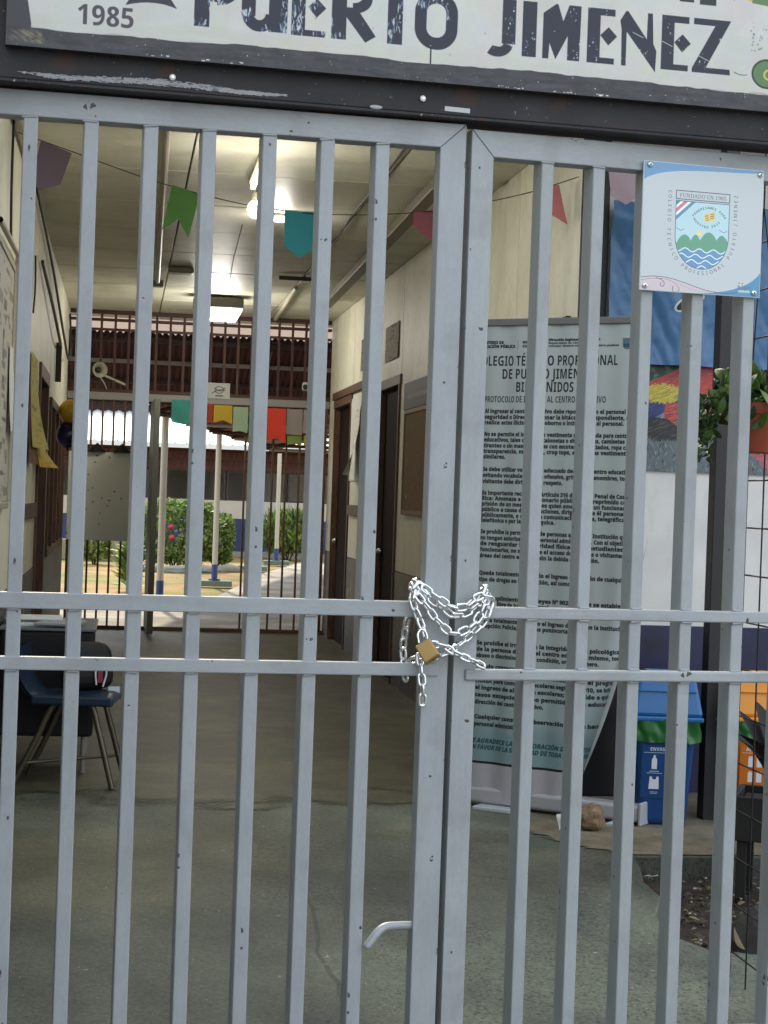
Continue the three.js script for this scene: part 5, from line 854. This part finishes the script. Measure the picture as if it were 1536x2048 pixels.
{
  const o = thing('wall_camera', 'small white security camera at the right of the transom', 'camera', [1.95, 2.68, GZ + 0.12], -0.5);
  part(o, 'housing', box(-0.05, 0.05, -0.04, 0.05, -0.08, 0.08, 0.02), mat(0xb9b5aa, 0.4)); part(o, 'lens', new THREE.CylinderGeometry(0.028, 0.028, 0.02, 18).rotateX(Math.PI / 2), mat(0x0c0c0d, 0.2), [0, 0.0, 0.082]); part(o, 'bracket', cyl([0, 0.04, -0.02], [0.03, 0.3, -0.08], 0.012), pvc);
}
{
  const o = thing('picture_plate', 'grey plate with a dark drawing fixed on the grille lintel', 'sign', [0.74, 2.52, GZ + 0.031]);
  part(o, 'plate', box(0, 0.37, 0, 0.17, 0, 0.008, 0.002), mat(0xb5b5ac, 0.6));
  part(o, 'print', new THREE.PlaneGeometry(0.364, 0.164), mat(0xffffff, 0.6, { map: canvasTex(128, 64, (c, w, h) => { c.fillStyle = '#b5b5ac'; c.fillRect(0, 0, w, h); c.strokeStyle = '#2b2a28'; c.lineWidth = 3; c.beginPath(); c.ellipse(88, 28, 16, 14, 0, 0, 7); c.moveTo(60, 44); c.quadraticCurveTo(88, 20, 112, 30); c.moveTo(72, 20); c.quadraticCurveTo(90, 44, 110, 18); c.stroke(); c.fillStyle = '#2b2a28'; c.fillRect(74, 50, 30, 5); }) }), [0.185, 0.085, 0.0088]);
}
const GF = 'pennants along the inner gate lintel', FZp = GZ + 0.09;
const flag = (x0, x1, y0, y1, col, label, tail = 0.03) => pennant([[x0, y1], [x1, y1], [x1, y0], [(x0 + x1) / 2, y0 + tail], [x0, y0 + 0.01]], FZp + rr(-0.004, 0.004), col, label, GF, 'gate_pennant');
flag(0.49, 0.72, 2.24, 2.49, 0x3d8f83, 'teal paper pennant leftmost on the inner gate lintel', -0.01);
flag(0.88, 0.93, 2.24, 2.46, 0xa33a24, 'narrow red pennant beside the yellow one on the lintel');
flag(0.94, 1.14, 2.25, 2.45, 0xb99a26, 'yellow swallowtail pennant on the inner gate lintel', 0.04);
flag(1.15, 1.31, 2.16, 2.44, 0x93a98a, 'pale green pennant on the inner gate lintel', 0.02);
flag(1.315, 1.37, 2.2, 2.46, 0x24553c, 'dark green pennant behind the pale green one');
flag(1.52, 1.72, 2.07, 2.44, 0xd03c28, 'bright red pennant on the inner gate lintel', 0.05);
flag(1.73, 1.9, 2.16, 2.44, 0x8e857e, 'grey paper pennant next to the bright red one', 0.0);
flag(1.91, 2.08, 2.18, 2.44, 0xa08a8a, 'dusty pink pennant rightmost on the lintel', 0.0);
flag(1.74, 1.9, 2.04, 2.15, 0x7c9248, 'short olive pennant below the grey paper one'); flag(1.92, 2.05, 2.04, 2.16, 0xb4a238, 'short yellow pennant below the dusty pink one');
for (const [y, r, c, l, n] of [[2.3, 0.1, 0xc09a1e, 'yellow balloon against the left wall before the inner gate', 1], [2.09, 0.11, 0x1b1a4a, 'navy balloon below the yellow balloon', 2]]) {
  const o = thing('balloon', l, 'balloon', [-0.485 - n * 0.008, y - 0.11, -16.5], 0, 'balloons by the left wall');
  part(o, 'envelope', new THREE.SphereGeometry(r, 28, 20).scale(1, 1.12, 1), mat(c, 0.3)); part(o, 'knot', new THREE.ConeGeometry(0.015, 0.03, 10), mat(c, 0.4), [0, -r * 1.14, 0]);
}
// ------------------------------------------------------------ covered walkway in the courtyard
function corrugated(A, B, C2, D, n, m2, amp) { // quad A(front-left) B(front-right) C2(back-right) D(back-left); ribs run across from the left edge
  const pos = [], idx = [], L = (a, b, t) => a.map((v, i) => v + (b[i] - v) * t);
  for (let i = 0; i <= n; i++) { const t = i / n, P = L(A, D, t), Q = L(B, C2, t), w = amp * Math.sin(i * Math.PI / 2); for (let j = 0; j <= m2; j++) { const p = L(P, Q, j / m2); pos.push(p[0], p[1] + w, p[2]); } }
  for (let i = 0; i < n; i++) for (let j = 0; j < m2; j++) { const a = i * (m2 + 1) + j; idx.push(a, a + m2 + 1, a + 1, a + 1, a + m2 + 1, a + m2 + 2); }
  const g = new THREE.BufferGeometry(); g.setAttribute('position', new THREE.Float32BufferAttribute(pos, 3)); g.setIndex(idx); g.computeVertexNormals(); return uvBox(g);
}
{
  const o = thing('walkway_roof', 'dark red corrugated roof of the covered walkway beyond the inner gate', 'roof');
  const redTex = dataTex(256, 256, (u, v) => { const k = 0.7 + fbm(u, v, 8, 5, 201) * 0.6; return [104 * k, 44 * k, 38 * k]; });
  const red = mat(0xffffff, 0.6, { map: redTex, side: THREE.DoubleSide });
  const A = [0.15, 2.54, -22.7], D = [3.1, 2.44, -37.5], RA = [2.3, 3.1, -22.7], RD = [5.0, 3.1, -37.5];
  part(o, 'roof_sheet', corrugated(A, RA, RD, D, 340, 4, 0.018), red);
  part(o, 'roof_sheet', corrugated(RA, [4.5, 2.54, -22.7], [7.2, 2.44, -37.5], RD, 340, 4, 0.018), red);
  const dk = mat(0x3a1d18, 0.65), gm = mat(0x8a857d, 0.6);
  const Lp = (a, b, t) => a.map((v, i) => v + (b[i] - v) * t);
  for (let k = 0; k < 6; k++) { const t = k / 6 + 0.02, p = Lp(A, D, t), q = Lp(RA, RD, t); part(o, 'rafter', cyl([p[0] + 0.1, p[1] - 0.05, p[2]], [q[0], q[1] - 0.07, q[2]], 0.03, 0.03, 6), dk); part(o, 'tie_beam', cyl([p[0] + 0.15, p[1] - 0.06, p[2]], [p[0] + 4.6, p[1] - 0.06, p[2]], 0.035, 0.035, 6), k % 2 ? gm : dk); }
  for (const s of [0.06, 0.4, 0.75]) { const p = Lp(A, RA, s), q = Lp(D, RD, s); part(o, 'purlin', cyl([p[0], p[1] - 0.045, p[2]], [q[0], q[1] - 0.045, q[2]], 0.022, 0.022, 6), s === 0.4 ? gm : dk); }
}
{
  const o = thing('end_canopy', 'dark red corrugated canopy sloping down outside the inner gate', 'canopy');
  const redTex = dataTex(256, 256, (u, v) => { const k = 0.65 + fbm(u, v, 8, 5, 211) * 0.7; return [66 * k, 26 * k, 22 * k]; });
  part(o, 'roof_sheet', corrugated([-3.0, 3.27, -20.32], [-3.0, 2.62, -22.6], [4.6, 2.52, -22.6], [4.6, 3.27, -20.32], 420, 3, 0.02), mat(0xffffff, 0.95, { map: redTex, side: THREE.DoubleSide }));
  const dk = mat(0x35201b, 0.65), gm = mat(0x8a857d, 0.6);
  for (const [t, m] of [[0.04, dk], [0.33, gm], [0.62, dk], [0.93, dk]]) part(o, 'purlin', box(-3, 4.6, 3.19 - 0.66 * t, 3.235 - 0.66 * t, -20.36 - 2.26 * t, -20.32 - 2.26 * t, 0.003), m);
  for (let k = 0; k < 6; k++) part(o, 'rafter', cyl([-2.6 + k * 1.4, 3.14, -20.32], [-2.6 + k * 1.4, 2.48, -22.5], 0.03, 0.03, 6), dk);
  for (const [x, z] of [[-1.9, -22.45], [4.4, -22.45]]) part(o, 'post', cyl([x, -0.004, z], [x, 2.5, z], 0.05, 0.05, 12), mat(0xbdb6a8, 0.55));
}
cable('transom_cable', [[-0.55, 3.1, -19.75], [0.3, 3.16, -19.75], [1.0, 3.12, -19.75], [1.5, 3.18, -19.75], [2.1, 3.1, -19.75]], 0.008, darkCable, 'black cable sagging behind the transom grille');
{
  const pts = [[0.52, -23.44], [1.52, -29.25], [2.6, -35.6], [3.35, -39.0]]; let o0 = null;
  const labs = ['nearest white walkway post with blue foot behind the inner gate', 'second white walkway post, standing left of the path', 'third white walkway post, beside the leafy plants', 'farthest white walkway post at the end of the path'];
  pts.forEach(([x, z], i) => {
    const top = 2.55 - i * 0.045;
    const o = thing('walkway_post', labs[i], 'post', [x, 0, z], 0, 'posts of the covered walkway');
    part(o, 'foot_block', box(-0.28, 0.28, -0.003, 0.09, -0.16, 0.16, 0.01), mat(0x6f7f74, 0.8)); part(o, 'blue_foot', new THREE.CylinderGeometry(0.05, 0.05, 0.26, 18), mat(0x2b4478, 0.5), [0, 0.22, 0]);
    part(o, 'pole', new THREE.CylinderGeometry(0.045, 0.045, top - 0.35, 18), mat(0xbdb6a8, 0.55), [0, 0.35 + (top - 0.35) / 2, 0]); part(o, 'base_ring', new THREE.CylinderGeometry(0.09, 0.1, 0.03, 18), mat(0x22325c, 0.5), [0, 0.105, 0]);
  });
}
// ------------------------------------------------------------ far building, bushes, edging
{
  const o = thing('far_classroom', 'long low classroom with white metal roof across the courtyard', 'building', [0, 0, -44]);
  const pale = mat(0xb9b2a4, 0.8), dkw = null;
  part(o, 'navy_base', box(-14, 16, 0.1, 0.9, -0.2, 0.0, 0.004), mat(0x27345c, 0.6)); part(o, 'plinth', box(-14, 16, -0.03, 0.0995, -0.2, 0.25, 0.01), mat(0x8d877c, 0.9));
  part(o, 'wall_band', box(-14, 16, 0.901, 1.335, -0.2, -0.004, 0.004), pale); part(o, 'upper_wall', box(-14, 16, 2.56, 2.8, -0.6, -0.4, 0), mat(0x5a2f28, 0.8)); part(o, 'rear_wall', box(-14, 16, 0, 4.2, -8.2, -8.0, 0), pale); for (const x of [-14, 15.8]) part(o, 'side_wall', box(x, x + 0.2, 0, 3.4, -8, -0.61, 0), pale);
  const glass = new THREE.MeshPhysicalMaterial({ color: 0xffffff, roughness: 0.05, transmission: 1, thickness: 0, ior: 1.3 }), fm = mat(0x3a302a, 0.6);
  for (let k = 0; k < 20; k++) {
    const x = -14 + k * 1.5, w = part(o, 'window', mergeGeometries([box(x + 0.02, x + 0.06, 1.336, 2.06, -0.16, -0.1, 0), box(x + 1.44, x + 1.48, 1.336, 2.06, -0.16, -0.1, 0), box(x + 0.061, x + 1.439, 1.336, 1.37, -0.16, -0.1, 0), box(x + 0.061, x + 1.439, 2.026, 2.06, -0.16, -0.1, 0)]), fm);
    part(w, 'pane', box(x + 0.061, x + 1.439, 1.371, 2.025, -0.135, -0.13, 0), glass);
  }
  part(o, 'inner_floor', box(-13.8, 15.8, 0.02, 0.06, -7.99, -0.21, 0), mat(0x6b655c, 0.8)); part(o, 'ceiling', box(-13.9, 15.9, 2.57, 2.62, -7.99, -0.61, 0), pale);
  part(o, 'lattice_back', box(-14, 16, 2.061, 2.56, -0.5, -0.46, 0), mat(0x8a5c55, 0.8));
  const bar = new THREE.BoxGeometry(0.045, 0.5, 0.03); for (let k = 0; k < 62; k++) part(o, 'lattice_bar', bar, mat(0x421c17, 0.6), [-3 + k * 0.155, 2.31, -0.06]);
  for (const y of [2.08, 2.3, 2.52]) part(o, 'lattice_rail', box(-14, 16, y - 0.02, y + 0.02, -0.1, -0.08, 0), mat(0x421c17, 0.6));
  const zinc = mat(0xd8d8d6, 0.5, { side: THREE.DoubleSide });
  part(o, 'roof_sheet', corrugated([16, 2.66, 0.75], [16, 3.55, -3.4], [-14, 3.55, -3.4], [-14, 2.66, 0.75], 440, 3, 0.03), zinc);
  part(o, 'fascia', box(-14, 16, 2.56, 2.67, 0.72, 0.76, 0.004), mat(0xdadad8, 0.5));
  part(o, 'clerestory', box(-14, 16, 3.52, 3.78, -3.7, -3.42, 0.004), mat(0x33231f, 0.8));
  part(o, 'roof_sheet', corrugated([16, 3.8, -3.1], [16, 5.4, -9], [-14, 5.4, -9], [-14, 3.8, -3.1], 440, 3, 0.03), zinc);
}
{
  const o = thing('tall_block', 'tall beige block rising behind the white roof', 'building', [0, 0, -66]);
  part(o, 'wall', box(-18, 20, 0, 9.6, -6, 0, 0.01), mat(0xc2ab9c, 0.85)); part(o, 'roof', box(-18.6, 20.6, 9.602, 9.9, -6.6, 0.6, 0.01), mat(0x6d3b30, 0.8));
  for (let k = 0; k < 9; k++) part(o, 'window', box(-16 + k * 4, -14.4 + k * 4, 4.8, 6.0, 0.002, 0.05, 0.004), mat(0x3a3836, 0.3));
}
const leafCols = [[0.24, 0.36, 0.07], [0.12, 0.2, 0.04], [0.4, 0.5, 0.11], [0.07, 0.12, 0.03]];
function bush(name, label, pos, rx, ry, rz, n, seed, strap = false) {
  const o = thing(name, label, 'bush', pos), q = rng(seed), geos = [];
  for (let i = 0; i < n; i++) {
    const a = q() * 6.283, b = Math.acos(1 - 2 * q()), se = strap ? 1 : 0.72, sg = (v) => Math.sign(v) * Math.pow(Math.abs(v), se), lump = 0.84 + 0.2 * vn(a * 2.2 + 5, b * 3 + 5, 99, seed), r = lump * (0.62 + 0.38 * Math.sqrt(q()));
    const x = rx * r * sg(Math.sin(b)) * sg(Math.cos(a)), y = ry * (1 + r * sg(Math.cos(b))), z = rz * r * sg(Math.sin(b)) * sg(Math.sin(a)); if (y < 0.04) continue;
    const L = strap ? 0.18 + q() * 0.2 : 0.06 + q() * 0.05, W2 = strap ? 0.03 : 0.04, g = new THREE.BufferGeometry();
    g.setAttribute('position', new THREE.Float32BufferAttribute([0, 0, 0, -W2, L * 0.5, 0.012, W2, L * 0.5, 0.012, 0, L, -0.01], 3)); g.setIndex([0, 2, 1, 1, 2, 3]); g.computeVertexNormals();
    g.rotateX((q() - 0.5) * 2.2); g.rotateY(q() * 6.283); g.rotateZ((q() - 0.5) * 1.6); g.translate(x, y, z);
    const c = leafCols[Math.floor(q() * 4)], ca = new Float32Array(12); for (let k = 0; k < 4; k++) ca.set(c, k * 3); g.setAttribute('color', new THREE.BufferAttribute(ca, 3)); geos.push(g);
  }
  part(o, 'foliage', mergeGeometries(geos), new THREE.MeshPhysicalMaterial({ roughness: 0.6, vertexColors: true, side: THREE.DoubleSide, transmission: 0.4, thickness: 0 }));
  for (let k = 0; k < 5; k++) { const a = q() * 6.28; part(o, 'stem', cyl([0.05 * Math.cos(a), -0.03, 0.05 * Math.sin(a)], [rx * 0.55 * Math.cos(a), ry * 1.3, rz * 0.55 * Math.sin(a)], 0.018, 0.008, 7), mat(0x3b2d20, 0.9)); }
  return o;
}
{
  const b = bush('flowering_bush', 'clipped green bush with red flowers by the walkway posts', [1.08, 0, -35.8], 0.92, 0.68, 0.7, 6500, 301);
  for (const [x, y, z] of [[-0.1, 0.62, 0.72], [-0.13, 0.82, 0.66], [0.4, 0.5, 0.66]]) part(b, 'flower', rock(5, [0.055, 0.05, 0.05], 2), mat(0xb03048, 0.6), [x, y, z]);
  bush('green_bush', 'smaller green bush right of the flowering bush', [1.98, 0, -36.4], 0.3, 0.55, 0.4, 2000, 302);
  bush('strap_leaf_plant', 'leafy plants growing against the navy wall beyond the path', [3.9, 0, -42.4], 0.75, 0.55, 0.5, 1500, 303, true);
  bush('green_bush', 'low green shrub beside the open gate leaf in the courtyard', [0.16, 0, -27.4], 0.1, 0.34, 0.18, 420, 304, true);
  bush('green_bush', 'dark green shrub at the left beyond the spotted panel', [-0.5, 0, -37.0], 0.35, 0.45, 0.4, 1500, 305);
}
for (const [i, [x, z, w]] of [[0.55, -34.4, 0.3], [1.05, -34.3, 0.34], [1.6, -34.6, 0.28], [2.1, -35.2, 0.26]].entries()) solo('edging_stone', rock(20 + i, [w, 0.09, 0.14], 2), mat(0x8d9088, 0.85), ['grey edging stone leftmost under the flowering bush', 'grey edging stone second from the left under the bush', 'grey edging stone third from the left under the bush', 'grey edging stone under the smaller green bush'][i], 'stone', [x, 0.03, z], [0, 0.1 * i, 0], 'stones edging the flower bed');
solo('low_wall', box(-6, 0.2, -0.03, 0.42, -0.15, 0.15, 0.02), mat(0x8a7d6c, 0.9), 'low brown kerb wall across the courtyard at the left', 'wall', [0, 0, -39]);

renderer.render(scene, camera);
